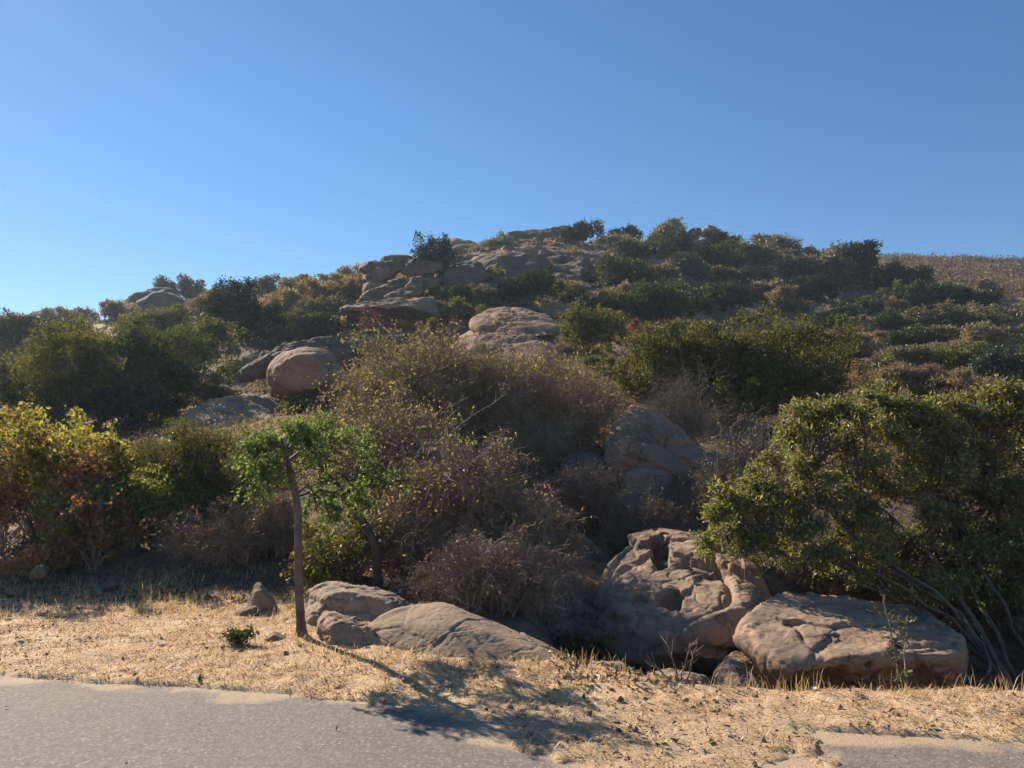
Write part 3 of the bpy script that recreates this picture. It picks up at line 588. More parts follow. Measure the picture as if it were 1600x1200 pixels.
# dark stones at the left edge of the verge
for ol, lb in (([(45, 905), (52, 885), (68, 880), (78, 892), (72, 908)], 'dark stone in straw at the far left, under the yellow shrub'),
               ([(160, 920), (166, 905), (182, 902), (190, 914), (178, 924)], 'dark stone at the edge of the straw, left of the tall dry grass'),
               ([(245, 925), (258, 914), (275, 916), (282, 928), (262, 934)], 'low dark stone half buried right of the tall dry grass')):
    rock('stone', infl(ol, 9.4, 9.9, .2), lb, 'stone', 'rock_dark', sub_=5, amp=.08)
rock('rock', infl([(-40, 985), (0, 965), (60, 960), (108, 968), (60, 980), (10, 990)], 7.9, 9.0, .8, .85), 'weathered flat rock lying flush in the straw at the left edge', 'rock', 'rock', sub_=5, amp=.02, fac=.03)

# ------------------------------------------------------------------ leafy shrubs
def crown(r, n, rx, ry, rz, nl, lobes=9, z0=.05, shell=.75, ragged=.16, spiky=0.):
    """clump centres over an uneven crown: several domes of different size"""
    lc = []; lr = []
    for k in range(lobes):
        a = r.random() * 2 * math.pi; q = math.sqrt(r.random()) * .62; zz = .30 + .42 * (1 - q) * r.random() + .12 * r.random()
        lc.append((q * math.cos(a), q * math.sin(a), zz)); lr.append(.28 + .2 * r.random())
    lc = np.array(lc); lr = np.array(lr)
    npf = int(np.clip(n / 10, 26, 150)); kk = r.integers(0, lobes, npf); pd = rdir(npf, r); pd[:, 2] = np.where(pd[:, 2] < -.4, -pd[:, 2], pd[:, 2])
    pc = lc[kk] + pd * (lr[kk] * (.72 + .32 * r.random(npf)) * (1 + np.clip(r.normal(size=npf), -2, 1.6) * ragged))[:, None]; pr = .06 + .15 * r.random(npf) ** 1.7
    k = r.choice(npf, n, p=pr ** 2 / (pr ** 2).sum()); d = nrm(pd[k] * .5 + rdir(n, r))
    c = pc[k] + d * (pr[k] * (.5 + .55 * r.random(n)))[:, None]
    q = r.random(n) < .22; k2 = r.integers(0, lobes, n); c[q] = (lc[k2] + rdir(n, r) * (lr[k2] * (.3 + .5 * r.random(n)))[:, None])[q]
    if spiky:
        up = r.random(n) < .25; c[up, 2] += spiky * r.random(up.sum())
    c[:, 2] = np.abs(c[:, 2] - z0) + z0
    c[:, 2] /= max(.95, np.quantile(c[:, 2], .985)); e = np.quantile(np.abs(c[:, :2]), .97); c[:, :2] /= e; c = c[(c[:, 2] < 1.07) & (np.abs(c[:, :2]).max(1) < 1.2)]; d = rdir(len(c), r) * .8 + nrm(c * np.array([1, 1, .8])) * .6
    return c * np.array([rx, ry, rz]), d

def foliage(mb, r, cc, cd, per, rc, L, W, m=0, droop=0., upn=.6, flat=1.0):
    n = len(cc) * per
    c = np.repeat(cc, per, 0) + r.normal(size=(n, 3)) * rc * np.array([1, 1, .75])
    ax = np.repeat(cd, per, 0) * .7 + r.normal(size=(n, 3)) * .8; ax[:, 2] -= droop
    no = r.normal(size=(n, 3)) * .8 + np.array([0, 0, upn])
    s = .6 + .8 * r.random(n)
    leaves(mb, c, ax, no, L * s, W * s, m)

def shrub(px, w, ytop, ybase, kind, label, group=None, Y=None, name='shrub', dens=1.0, stems=0, spiky=0., lobes=9, leaf=None, seed=0, ragged=.16, cat='shrub', droop=0., ry=None, z0=.05, barkm='bark_dark', sink=0.0, split=None, minh=.5):
    r = np.random.default_rng(int(px * 7 + ytop * 13 + seed) % 99991)
    if Y is None: x, Y = hit(px, ybase, 14)
    else: x = at(px, ybase, Y)[0]
    top = at(px, ytop, Y)[2]; zg = h1(x, Y) - sink
    rz = max(top - zg, minh * w / FPX * Y * .6); rx = w / 2 / FPX * Y; ry_ = ry if ry else rx * (.75 + .3 * r.random())
    px1 = Y / 768.0
    Lf, Wf = leaf if leaf else (max(.075, 2.6 * px1), max(.03, 1.5 * px1))
    area = 2 * math.pi * ((rx * ry_ + rx * rz + ry_ * rz) / 3)
    nl = area * 3.0 / (Lf * Wf * .5) * dens
    per = 9; ncl = int(np.clip(nl / per, 60, 9000))
    cc, cd = crown(r, ncl, rx, ry_, rz, nl, lobes, z0, .72, ragged, spiky)
    rc = min(.2 * min(rx, rz), max(Lf * .75, .05))
    base = np.array([x, Y, zg]); mb = MB()
    foliage(mb, r, cc, cd, per, rc, Lf, Wf, 0, droop)
    st = MB()
    ns = stems if stems else 0
    if ns:
        idx = r.integers(0, len(cc), ns); tgt = cc[idx] * (.8 + .2 * r.random(ns))[:, None]; a0 = r.normal(size=(ns, 3)) * np.array([rx * .12, ry_ * .12, 0]); a0[:, 2] = -.05
        ctl = a0 + (tgt - a0) * .45 + np.array([0, 0, .18 * rz]) + r.normal(size=(ns, 3)) * .08 * rx
        pth = wob(bez(a0, ctl, tgt, 8), np.full(ns, .012 * rx), r); t = np.linspace(1, .18, 8)[None]
        rad = (r.random(ns) * .012 + .010)[:, None] * t * min(1.6, max(.7, rx)); tubes(st, pth, rad, 4)
        s0, d0 = sub(pth, ns * 7, r, .4, 1); ln = (.15 + .25 * r.random(ns * 7)) * min(rx, rz)
        d1 = nrm(d0 * .7 + rdir(ns * 7, r) * .7); e = s0 + d1 * ln[:, None]; p2 = wob(bez(s0, s0 + d0 * ln[:, None] * .4, e, 4), np.full(ns * 7, .015), r)
        tubes(st, p2, np.full((ns * 7, 1), .006) * np.linspace(1, .4, 4)[None], 3)
    if split or stems:
        root = empty(name, base); tag(root, label, cat, group)
        mb.obj('foliage', M[kind], root); 
        if ns: st.obj('stems', M[barkm], root)
        return root
    o = mb.obj(name, M[kind], origin=None); o.location = Vector(base); return tag(o, label, cat, group)

FAR = [
 (50, 140, 497, 548, 'oakdark', 'dark spreading shrub at the left edge, below the two flat skyline rocks'),
 (95, 50, 484, 503, 'brown', 'brown skyline bush right of the flat skyline rocks on the left ridge'),
 (132, 40, 485, 501, 'grey', 'small grey bush in the middle of the left ridge line'),
 (177, 54, 474, 500, 'brown', 'brown rounded bush just left of the dark domed skyline rock'),
 (255, 34, 436, 462, 'grey', 'thin open bush standing on the dark domed skyline rock'),
 (292, 52, 434, 466, 'grey', 'grey-green bush on the skyline right of the dark domed rock'),
 (335, 44, 450, 480, 'grey', 'low grey bush on the left skyline above the tall dark shrub'),
 (366, 110, 444, 560, 'oakdark', 'tall very dark shrub rising to the skyline left of the round boulder'),
 (262, 130, 486, 530, 'olive', 'pale olive shrub below the dark domed skyline rock'),
 (330, 90, 505, 580, 'olive', 'olive shrub with yellowish leaves at the left foot of the tall dark shrub'),
 (140, 210, 522, 668, 'olive', 'large olive shrub in front of the bare tan slab on the left slope'),
 (240, 210, 508, 668, 'oak', 'largest dark green shrub on the left slope, above the pale rock slab'),
 (50, 150, 560, 668, 'olive', 'bushy olive shrub at the left edge, right behind the yellow shrub'),
 (190, 120, 590, 680, 'oakdark', 'dark low shrub filling the gap under the largest green shrub on the left'),
 (420, 60, 437, 470, 'grey', 'grey skyline bush right of the tall dark shrub'),
 (462, 50, 432, 470, 'grey', 'thin topped grey bush on the skyline, halfway to the layered outcrop'),
 (500, 64, 440, 482, 'brown', 'brown bush on the slope under the thin topped skyline bush'),
 (537, 56, 432, 474, 'brown', 'brown bush on the skyline at the left edge of the layered outcrop'),
 (522, 38, 449, 476, 'oak', 'small dark green bush below the brown skyline bush by the outcrop'),
 (500, 80, 465, 505, 'grey', 'pale grey-green bush left of the overhanging slab'),
 (440, 70, 458, 500, 'brown', 'dull brown bush on the slope right of the tall dark shrub'),
 (475, 104, 490, 545, 'oak', 'leafy green shrub above the dark ledge behind the round boulder'),
 (415, 66, 484, 548, 'oakdark', 'black-green shrub between the tall dark shrub and the leafy green one'),
 (722, 42, 448, 478, 'oakdark', 'small dark bush right of the rounded grey rock on the slope'),
 (757, 50, 446, 480, 'grey', 'grey bush between the small dark bush and the dark round shrub'),
 (718, 74, 474, 506, 'olive', 'olive bush above the left shoulder of the double dome rock'),
 (672, 60, 505, 545, 'olive', 'yellowish olive bush between the overhanging slab and the double dome rock'),
 (775, 64, 371, 394, 'grey', 'low grey bush on the skyline left of the thin pale summit ledge'),
 (744, 40, 388, 414, 'tan', 'straw coloured bush above the wide pale slab'),
 (905, 64, 349, 386, 'oakdark', 'dark dome shaped shrub on the summit skyline, left of centre'),
 (978, 46, 357, 380, 'oakdark', 'second dark skyline shrub, right of the dark dome on the summit'),
 (1045, 58, 347, 371, 'grey', 'pale green bush at the highest point of the skyline'),
 (988, 80, 378, 412, 'oak', 'green shrub below the second dark skyline shrub'),
 (1040, 76, 372, 402, 'oakdark', 'dark shrub under the low pale slab near the summit'),
 (1112, 66, 368, 400, 'oakdark', 'dark shrub below the reddish brown summit rock'),
 (1140, 50, 371, 392, 'grey', 'grey bush on the skyline right of the reddish brown summit rock'),
 (1122, 84, 386, 424, 'oak', 'wide green shrub on the upper slope under the summit rocks'),
 (1168, 66, 378, 422, 'grey', 'grey-green bush on the upper slope left of the bare skyline bush'),
 (978, 100, 404, 455, 'oak', 'rounded oak-like shrub in the middle of the upper slope'),
 (1036, 44, 414, 448, 'brown', 'brown bush at the right side of the rounded oak-like shrub'),
 (1086, 46, 404, 448, 'blue', 'upright blue-green shrub in the middle of the upper slope'),
 (828, 84, 426, 484, 'oakdark', 'dark round shrub above the right shoulder of the double dome rock'),
 (890, 66, 440, 476, 'grey', 'grey shrub right of the dark round shrub'),
 (960, 58, 455, 496, 'olive', 'soft olive bush left of the bright rounded shrub'),
 (918, 46, 464, 494, 'blue', 'small blue-green bush right of the smooth grey rock'),
 (1042, 128, 446, 510, 'bright', 'bright green rounded shrub, the biggest on the middle slope'),
 (1128, 90, 446, 492, 'oakdark', 'dark shrub joined to the right side of the bright rounded shrub'),
 (1080, 44, 440, 464, 'grey', 'grey tuft above the bright rounded shrub'),
 (1184, 64, 420, 448, 'grey', 'grey bush on the slope below the bare skyline bush'),
 (1192, 64, 440, 474, 'tan', 'straw coloured bush right of the dark shrub on the middle slope'),
 (930, 104, 484, 558, 'olive', 'olive shrub right beside the double dome rock'),
 (1000, 50, 507, 538, 'rust', 'rusty red bush among the olive shrubs on the middle slope'),
 (1052, 90, 503, 530, 'olive', 'flat olive bush behind the rusty red one'),
 (1050, 220, 522, 655, 'olive', 'large olive shrub in front of the rusty red bush', ),
 (1200, 250, 512, 680, 'olive', 'broadest olive shrub, dark beneath, above the bare grey branches'),
 (1212, 74, 370, 402, 'grey', 'half bare bush with thin twigs on the skyline left of the dark tree'),
 (1268, 62, 388, 412, 'brown', 'brown bush on the skyline between the half bare bush and the dark tree'),
 (1244, 84, 396, 440, 'grey', 'grey-green shrub below the half bare skyline bush'),
 (1298, 76, 395, 447, 'grey', 'grey-green shrub right at the left side of the dark tree'),
 (1402, 94, 417, 456, 'oakdark', 'dark low shrub at the right side of the dark tree'),
 (1262, 88, 434, 474, 'oakdark', 'dark shrub on the right slope below and left of the dark tree'),
 (1404, 62, 444, 484, 'oak', 'round green shrub on the right slope, left of the wide one'),
 (1470, 94, 442, 490, 'oak', 'wide round green shrub on the right slope'),
 (1518, 62, 456, 494, 'oakdark', 'dark shrub at the right side of the wide round green one'),
 (1352, 64, 464, 502, 'oak', 'green shrub beside the pale tan rock on the right slope'),
 (1386, 74, 488, 528, 'oak', 'green shrub in the middle of the right slope, below the pale tan rock'),
 (1474, 96, 480, 526, 'grey', 'grey-green shrub under the wide round green one'),
 (1436, 120, 523, 555, 'oak', 'long low green shrub in the middle of the right slope'),
 (1270, 90, 516, 566, 'oak', 'green shrub just right of the broadest olive shrub'),
 (1306, 66, 545, 600, 'oakdark', 'dark shrub at the right foot of the broadest olive shrub'),
 (1546, 90, 478, 530, 'grey', 'grey-green shrub near the right edge, halfway up the slope'),
 (1420, 90, 546, 582, 'grey', 'grey bush below the long low green shrub'),
 (1578, 90, 545, 628, 'blue', 'blue-green shrub at the right edge above the big sumac'),
 (1500, 110, 538, 584, 'olive', 'olive bush left of the blue-green shrub at the right edge'),
 (1392, 130, 570, 636, 'brown', 'brown scrub bush above the left lobe of the big sumac'),
 (1490, 130, 582, 646, 'brown', 'brown scrub bush directly above the middle of the big sumac'),
 (1548, 66, 505, 556, 'tan', 'straw coloured bush near the right edge of the slope'),
 (1552, 56, 438, 468, 'tan', 'tall straw coloured bush high on the right slope'),
 (1224, 46, 450, 494, 'tan', 'upright straw coloured bush below the dark shrub on the right slope'),
 (1340, 100, 520, 560, 'brown', 'brown bush left of the long low green shrub'),
]
for t in FAR: shrub(*t[:6], lobes=13, Y=30.5 if t[0] == 240 else None, ry=1.9 if t[0] == 240 else None, dens=.9, ragged=.15)
shrub(676, 70, 372, 442, 'blue', 'blue-green spiky shrub tree standing on the layered outcrop', Y=60.5, name='tree', cat='tree', spiky=.35, lobes=7, stems=8, ragged=.22)
shrub(1338, 66, 378, 452, 'oakdark', 'dark dense tree standing against the sky on the right ridge', name='tree', cat='tree', stems=6, lobes=12, ragged=.25)
shrub(575, 54, 488, 530, 'redbare', 'dull red leafless looking bush in front of the black shaded slab', Y=43, dens=.35, ragged=.3, stems=14, barkm='twig')
shrub(545, 50, 528, 575, 'redbare', 'pinkish brown bush at the right side of the round boulder', Y=31, dens=.4, ragged=.3)
shrub(330, 60, 590, 640, 'redbare', 'pinkish dry bush standing left of the thin tilted slab', Y=29, dens=.35, ragged=.3)

# scrub of the slopes, each kind one mesh copied over the hill
def proto(kind, seed, L, W, n, flat=.8):
    r = np.random.default_rng(seed); cc, cd = crown(r, n // 8, 1, 1, flat, n, 6, .02, .6, .28)
    mb = MB(); foliage(mb, r, cc, cd, 8, .12, L, W, 0); return mb.mesh('scrub', M[kind])
PR = {k: [proto(k, 60 + i * 3 + j, .17, .07, 1900) for j in range(3)] for i, k in enumerate(('brown', 'grey', 'olive', 'tan', 'oak'))}
LB = {'brown': ('low brown scrub bush on the open hillside', 'low brown scrub bushes on the hillside'), 'grey': ('low grey-green scrub bush on the open hillside', 'low grey-green scrub bushes on the hillside'),
      'olive': ('low olive scrub bush on the open hillside', 'low olive scrub bushes on the hillside'), 'tan': ('low straw coloured scrub bush on the open hillside', 'low straw coloured scrub bushes on the hillside'),
      'oak': ('low dark green scrub bush on the open hillside', 'low dark green scrub bushes on the hillside')}
rs = np.random.default_rng(5); cnt = 0; tries = 0
while cnt < 290 and tries < 4000:
    tries += 1
    a = rs.uniform(-.72, .72); Y = rs.uniform(24, 112) if rs.random() < .75 else rs.uniform(60, 120)
    px = 800 + a * FPX
    if 560 < px < 900 and 24 < Y < 98 and rs.random() < .92: continue
    x = a * Y; kd = ['brown', 'grey', 'olive', 'tan', 'oak'][rs.choice(5, p=[.38, .26, .10, .19, .07] if a < .27 else [.40, .32, .10, .15, .03])]
    o = bpy.data.objects.new('scrub_bush', PR[kd][rs.integers(3)]); COL.objects.link(o)
    s = rs.uniform(.5, 1.3) * (.8 + Y / 140); o.location = (x, Y, h1(x, Y) - .05); o.scale = (s * rs.uniform(.9, 1.3), s * rs.uniform(.9, 1.3), s * rs.uniform(.7, 1.1)); o.rotation_euler = (0, 0, rs.uniform(0, 6.28))
    tag(o, LB[kd][0], 'bush', LB[kd][1]); cnt += 1

# uncountable low brush over the slopes
def brush(name, n, y0, y1, kinds, rad, seed, amin=-.8, amax=.8, per=16, lk=1.0):
    r = np.random.default_rng(seed); a = r.uniform(amin, amax, n); Y = y0 * (y1 / y0) ** r.random(n); x = a * Y
    k = fbm2(x, Y, 6.0, 4, seed) > -.35
    x, Y = x[k], Y[k]; z = H(x, Y, False); n = len(x); R_ = rad * (.4 + 1.1 * r.random(n) ** 2)
    mb = MB(); N = n * per; Yr = np.repeat(Y, per); Rr = np.repeat(R_, per)[:, None]; d = rdir(N, r); d[:, 2] = np.abs(d[:, 2])
    c = np.repeat(np.stack([x, Y, z], 1), per, 0) + d * Rr * np.array([1, 1, .8]) * (.5 + .5 * r.random(N))[:, None]
    sz = np.maximum(.07, Yr / 768 * 2.4) * lk * (.6 + .8 * r.random(N)); q = np.repeat(r.choice(len(kinds), n), per)
    ar = np.repeat(a[k], per); sw = (ar > .25) & np.isin(q, (1, 4, 5)) & np.repeat(r.random(n) < .7, per) & (name == 'hillside_brush'); q = np.where(sw & (ar * 977 % 1 < .45), 2, np.where(sw, 0, q))
    ax = d * .6 + r.normal(size=(N, 3)) * .8; no = r.normal(size=(N, 3)) + np.array([0, 0, .5])
    for i in range(len(kinds)):
        w = q == i; leaves(mb, c[w], ax[w], no[w], sz[w] * 1.2, sz[w] * .6, i)
    return tag(mb.obj(name, [M[k] for k in kinds]), kind='stuff')
tag(brush('hillside_brush', 19000, 14, 118, ('brown', 'grey', 'tan', 'brown', 'olive', 'redbare'), .55, 3), 'low brown and straw coloured brush covering the slopes', 'brush')
tag(brush('distant_scrub', 11000, 104, 195, ('brown', 'redbare', 'oakdark', 'grey', 'redbare'), 1.7, 4, .28, .85, 34, .72), 'dense brown scrub over the far right hill', 'brush')

# ------------------------------------------------------------------ twiggy bushes
def twigbush(px, w, ytop, ybase, Y, label, twig='twig', leafm=None, nleaf=0, n=(60, 700, 3500), droop=.0, name='dry_bush', seed=0, leaf=(.05, .022), rad=.012, group=None, ry=None, zb=None, cat='bush', lift=.35, spread=.25, l2=(.12, .3), l3=(.05, .16), low=.15):
    r = np.random.default_rng(int(px * 3 + ytop * 5 + seed))
    x = at(px, ybase, Y)[0]; zg = h1(x, Y) if zb is None else zb; top = at(px, ytop, Y)[2]; hh = top - zg; rx = w / 2 / FPX * Y; ry = ry or rx * .7
    n1, n2, n3 = n; d = rdir(n1, r); d[:, 2] = low + (1 - low) * np.abs(d[:, 2]); q = .5 + .55 * r.random(n1) ** .7
    tgt = d * q[:, None] * np.array([rx * 1.05, ry * 1.05, hh]); a0 = np.stack([r.normal(size=n1) * rx * spread, r.normal(size=n1) * ry * spread, np.full(n1, -.05)], 1)
    ctl = a0 * .7 + tgt * .3 + np.array([0, 0, hh * lift]) + r.normal(size=(n1, 3)) * .12 * rx
    p1 = wob(bez(a0, ctl, tgt, 9), np.full(n1, .03 * rx), r); st = MB()
    tubes(st, p1, (rad * (.45 + 1.5 * r.random(n1) ** 2.5))[:, None] * np.linspace(1, .3, 9)[None], 4)
    s, dd = sub(p1, n2, r, .25, 1); ln = (l2[0] + (l2[1] - l2[0]) * r.random(n2)) * max(hh, rx)
    dr = nrm(dd * .8 + rdir(n2, r) * .8 + np.array([0, 0, .15])); e = s + dr * ln[:, None]; e[:, 2] -= droop * ln * r.random(n2)
    p2 = wob(bez(s, s + dr * ln[:, None] * .55 + np.array([0, 0, .03]), e, 5), .07 * ln, r)
    p2[:, :, 2] = np.maximum(p2[:, :, 2], .03)
    tubes(st, p2, (rad * .42 * (.6 + .7 * r.random(n2)))[:, None] * np.linspace(1, .4, 5)[None], 3)
    s, dd = sub(p2, n3, r, .15, 1); ln = (l3[0] + (l3[1] - l3[0]) * r.random(n3)) * max(hh, rx)
    dr = nrm(dd * .6 + rdir(n3, r)); e = s + dr * ln[:, None]; e[:, 2] -= droop * ln * .5 * r.random(n3)
    p3 = wob(bez(s, s + dr * ln[:, None] * .5, e, 4), .10 * ln, r)
    tubes(st, p3, (rad * .24 * (.7 + .6 * r.random(n3)))[:, None] * np.linspace(1, .5, 4)[None], 3)
    root = empty(name, (x, Y, zg)); tag(root, label, cat, group)
    st.obj('branches', M[twig], root)
    if nleaf:
        c, ax = sub(p3, nleaf, r, .2, 1); ax = ax + r.normal(size=(nleaf, 3)) * .8; mb = MB(); s = .6 + .8 * r.random(nleaf)
        leaves(mb, c + r.normal(size=(nleaf, 3)) * .012, ax, r.normal(size=(nleaf, 3)) + np.array([0, 0, .4]), leaf[0] * s, leaf[1] * s, 0)
        mb.obj('foliage', M[leafm], root)
    return root

twigbush(650, 300, 512, 720, 16, 'tan and yellow dry bush at the thicket top, below the double dome rock', leafm='dryleaf', nleaf=22000, n=(120, 2000, 12000), leaf=(.065, .03), rad=.014)
twigbush(752, 400, 545, 760, 17.0, 'largest dry brown bush with scattered yellow leaves, in the centre of the thicket', leafm='dryleaf', nleaf=26000, n=(190, 3400, 22000), leaf=(.065, .03), rad=.016, ry=1.8)
twigbush(890, 190, 575, 690, 18.5, 'dry brown bush on the right of the thicket, above the peaked boulder', leafm='dryleaf2', nleaf=12000, n=(120, 1800, 10000), leaf=(.06, .025), rad=.012)
twigbush(600, 180, 610, 800, 12.5, 'dry bush with yellowish leaves behind the right side of the sapling crown', leafm='dryleaf', nleaf=11000, n=(90, 1500, 9000), leaf=(.05, .024), rad=.012)
twigbush(712, 310, 690, 960, 10.6, 'purple-brown tangle of stiff twigs with sparse leaves behind the long low boulder', leafm='dryleaf', nleaf=9000, n=(170, 3000, 17000), droop=.45, rad=.013, lift=.45)
twigbush(830, 190, 650, 800, 15.0, 'reddish brown twig bush in the middle of the thicket, left of the peaked boulder', leafm='dryleaf', nleaf=7000, n=(80, 1300, 7500), rad=.011)
twigbush(650, 220, 640, 830, 12.0, 'reddish brown twig bush rising behind the leaning dark trunk', leafm='dryleaf', nleaf=8000, n=(80, 1300, 7500), rad=.011)
twigbush(905, 190, 722, 830, 12.7, 'reddish brown twig bush hiding the low rocks left of the pink domed rock', leafm='dryleaf2', nleaf=4000, n=(80, 1200, 6500), rad=.009)
twigbush(1010, 170, 772, 840, 12.0, 'low brown twig bush in the gap just behind the top of the pitted boulder', leafm='dryleaf2', nleaf=3000, n=(80, 1000, 5500), rad=.008)
twigbush(856, 125, 775, 985, 10.1, 'arching bare twigs hanging down beside the pitted boulder', n=(45, 380, 1700), droop=.8, rad=.010, lift=.6, leafm='dryleaf2', nleaf=1000)
twigbush(655, 200, 740, 940, 10.6, 'bare brown twig bush around the leaning dark trunk', leafm='dryleaf2', nleaf=3000, n=(80, 1100, 6000), droop=.3, rad=.012, lift=.4)
twigbush(1172, 150, 640, 800, 13.5, 'bare grey branching bush right of the peaked boulder', twig='twig_grey', n=(60, 500, 2600), rad=.014, lift=.2, leafm='grey', nleaf=1500)
twigbush(1060, 170, 565, 660, 19, 'pale dry brush behind the peak of the brown boulder', twig='twig_grey', n=(120, 1200, 5000), rad=.010, lift=.2)
twigbush(1085, 180, 745, 830, 13.6, 'brown twig bush spread along the top of the pitted boulder', leafm='dryleaf2', nleaf=2000, n=(70, 900, 5000), rad=.009, zb=.7)
twigbush(1130, 110, 735, 840, 12.4, 'grey-green wispy bush left of the big sumac', leafm='olive', nleaf=5000, n=(60, 600, 3000), rad=.009)
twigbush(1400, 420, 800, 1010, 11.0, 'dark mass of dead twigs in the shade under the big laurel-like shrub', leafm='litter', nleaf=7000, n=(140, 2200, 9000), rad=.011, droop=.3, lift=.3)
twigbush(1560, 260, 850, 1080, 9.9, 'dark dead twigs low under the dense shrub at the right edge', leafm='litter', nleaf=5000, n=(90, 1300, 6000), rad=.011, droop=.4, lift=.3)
twigbush(770, 280, 830, 985, 8.75, 'low dark twig tangle reaching down to the back of the long low boulder', leafm='dryleaf2', nleaf=2500, n=(110, 1700, 9000), droop=.4, rad=.010, lift=.45)
twigbush(1000, 150, 775, 840, 13.3, 'reddish brown twig bush between the pink domed rock and the pitted boulder', leafm='dryleaf2', nleaf=2500, n=(70, 1000, 5500), rad=.009, zb=.6)
# left side
twigbush(290, 200, 658, 850, 13, 'olive twiggy shrub with fine dark branches behind the sapling, left of its crown', leafm='olive', nleaf=9000, n=(60, 900, 6000), rad=.013, leaf=(.04, .016), lift=.2, name='shrub', cat='shrub')
twigbush(345, 190, 785, 925, 10.6, 'low dark brown twig tangle left of the sapling trunk', leafm='dryleaf2', nleaf=3000, n=(80, 1100, 6000), droop=.5, rad=.009)
twigbush(430, 130, 760, 930, 10.9, 'brown twig tangle directly behind the sapling trunk', leafm='dryleaf2', nleaf=3000, n=(60, 900, 5000), droop=.5, rad=.009)
twigbush(190, 170, 700, 830, 13.8, 'brownish bare shrub between the yellow shrub and the olive twiggy one', leafm='dryleaf2', nleaf=3500, n=(60, 800, 4500), rad=.010)
shrub(300, 190, 664, 850, 'olive', 'loose olive shrub between the yellow shrubs and the sapling crown', Y=12.6, dens=.4, stems=40, leaf=(.05, .024), lobes=12, ragged=.3, barkm='twig')
shrub(215, 130, 690, 800, 'brown', 'brownish leafy shrub behind the right end of the yellow shrubs', Y=14.5, dens=.5, stems=24, leaf=(.055, .026), lobes=9, ragged=.3, barkm='twig')
shrub(390, 120, 700, 850, 'olive', 'loose olive shrub right behind the left half of the sapling crown', Y=12.0, dens=.35, stems=30, leaf=(.05, .024), lobes=9, ragged=.3, barkm='twig')
shrub(60, 240, 650, 850, 'yellow', 'tall yellow-green shrub with reddening leaves at the left edge', Y=12.2, dens=.55, stems=40, leaf=(.075, .045), lobes=14, ragged=.25, barkm='twig')
shrub(150, 110, 690, 850, 'yellow', 'yellow shrub with orange leaf patches next to the tall one at left', Y=11.6, dens=.45, stems=24, leaf=(.07, .042), lobes=8, ragged=.25, seed=4, barkm='twig')
shrub(112, 80, 705, 800, 'red', 'small deep red shrub glowing inside the yellow shrubs at left', Y=11.15, dens=.35, stems=14, leaf=(.065, .04), lobes=6, ragged=.3, barkm='twig')
shrub(6, 56, 738, 830, 'red', 'red leaved shrub cut by the left edge of the view', Y=11.2, dens=.4, stems=10, leaf=(.065, .04), lobes=6, ragged=.3, barkm='twig')
shrub(150, 95, 770, 868, 'red', 'orange-red low shrub in front of the yellow shrubs', Y=10.5, dens=.45, stems=14, leaf=(.065, .04), lobes=7, ragged=.3, barkm='twig')
shrub(88, 90, 786, 872, 'yellowgreen', 'low yellow-green shrub in front of the deep red one', Y=10.5, dens=.4, stems=14, leaf=(.06, .036), lobes=7, ragged=.3, barkm='twig')
shrub(210, 110, 735, 862, 'yellowgreen', 'yellow-green leafy shrub right of the orange-red low one', Y=11.2, dens=.35, stems=20, leaf=(.06, .036), lobes=8, ragged=.3, barkm='twig')
shrub(265, 120, 750, 870, 'yellowgreen', 'green leafy shrub below the olive twiggy shrub', Y=11.3, dens=.3, stems=20, leaf=(.055, .033), lobes=8, ragged=.3, barkm='twig', seed=3)
shrub(70, 130, 858, 892, 'orange', 'dried orange-brown groundcover plant at the edge of the straw, far left', Y=10.0, dens=.3, stems=10, leaf=(.06, .03), lobes=7, ragged=.3, barkm='twig')
shrub(545, 150, 795, 925, 'under', 'leafy yellow-green undergrowth bush below the leaning dark trunk', Y=10.0, dens=.22, stems=40, leaf=(.05, .03), lobes=9, ragged=.3, barkm='twig')
shrub(500, 90, 840, 930, 'olive', 'small olive undergrowth bush right behind the sapling trunk', Y=9.3, dens=.4, stems=14, leaf=(.05, .03), lobes=7, ragged=.3, barkm='twig')
shrub(905, 90, 985, 1030, 'oak', 'small dark green creeping plant in the shaded dip', Y=7.9, dens=.5, stems=8, leaf=(.05, .035), lobes=6, ragged=.3, barkm='twig', name='plant', cat='plant')
shrub(372, 40, 985, 1022, 'bright', 'small bright green weed in straw left of the sapling', Y=7.1, dens=.7, stems=8, leaf=(.035, .022), lobes=6, ragged=.3, barkm='twig', name='weed', cat='plant')

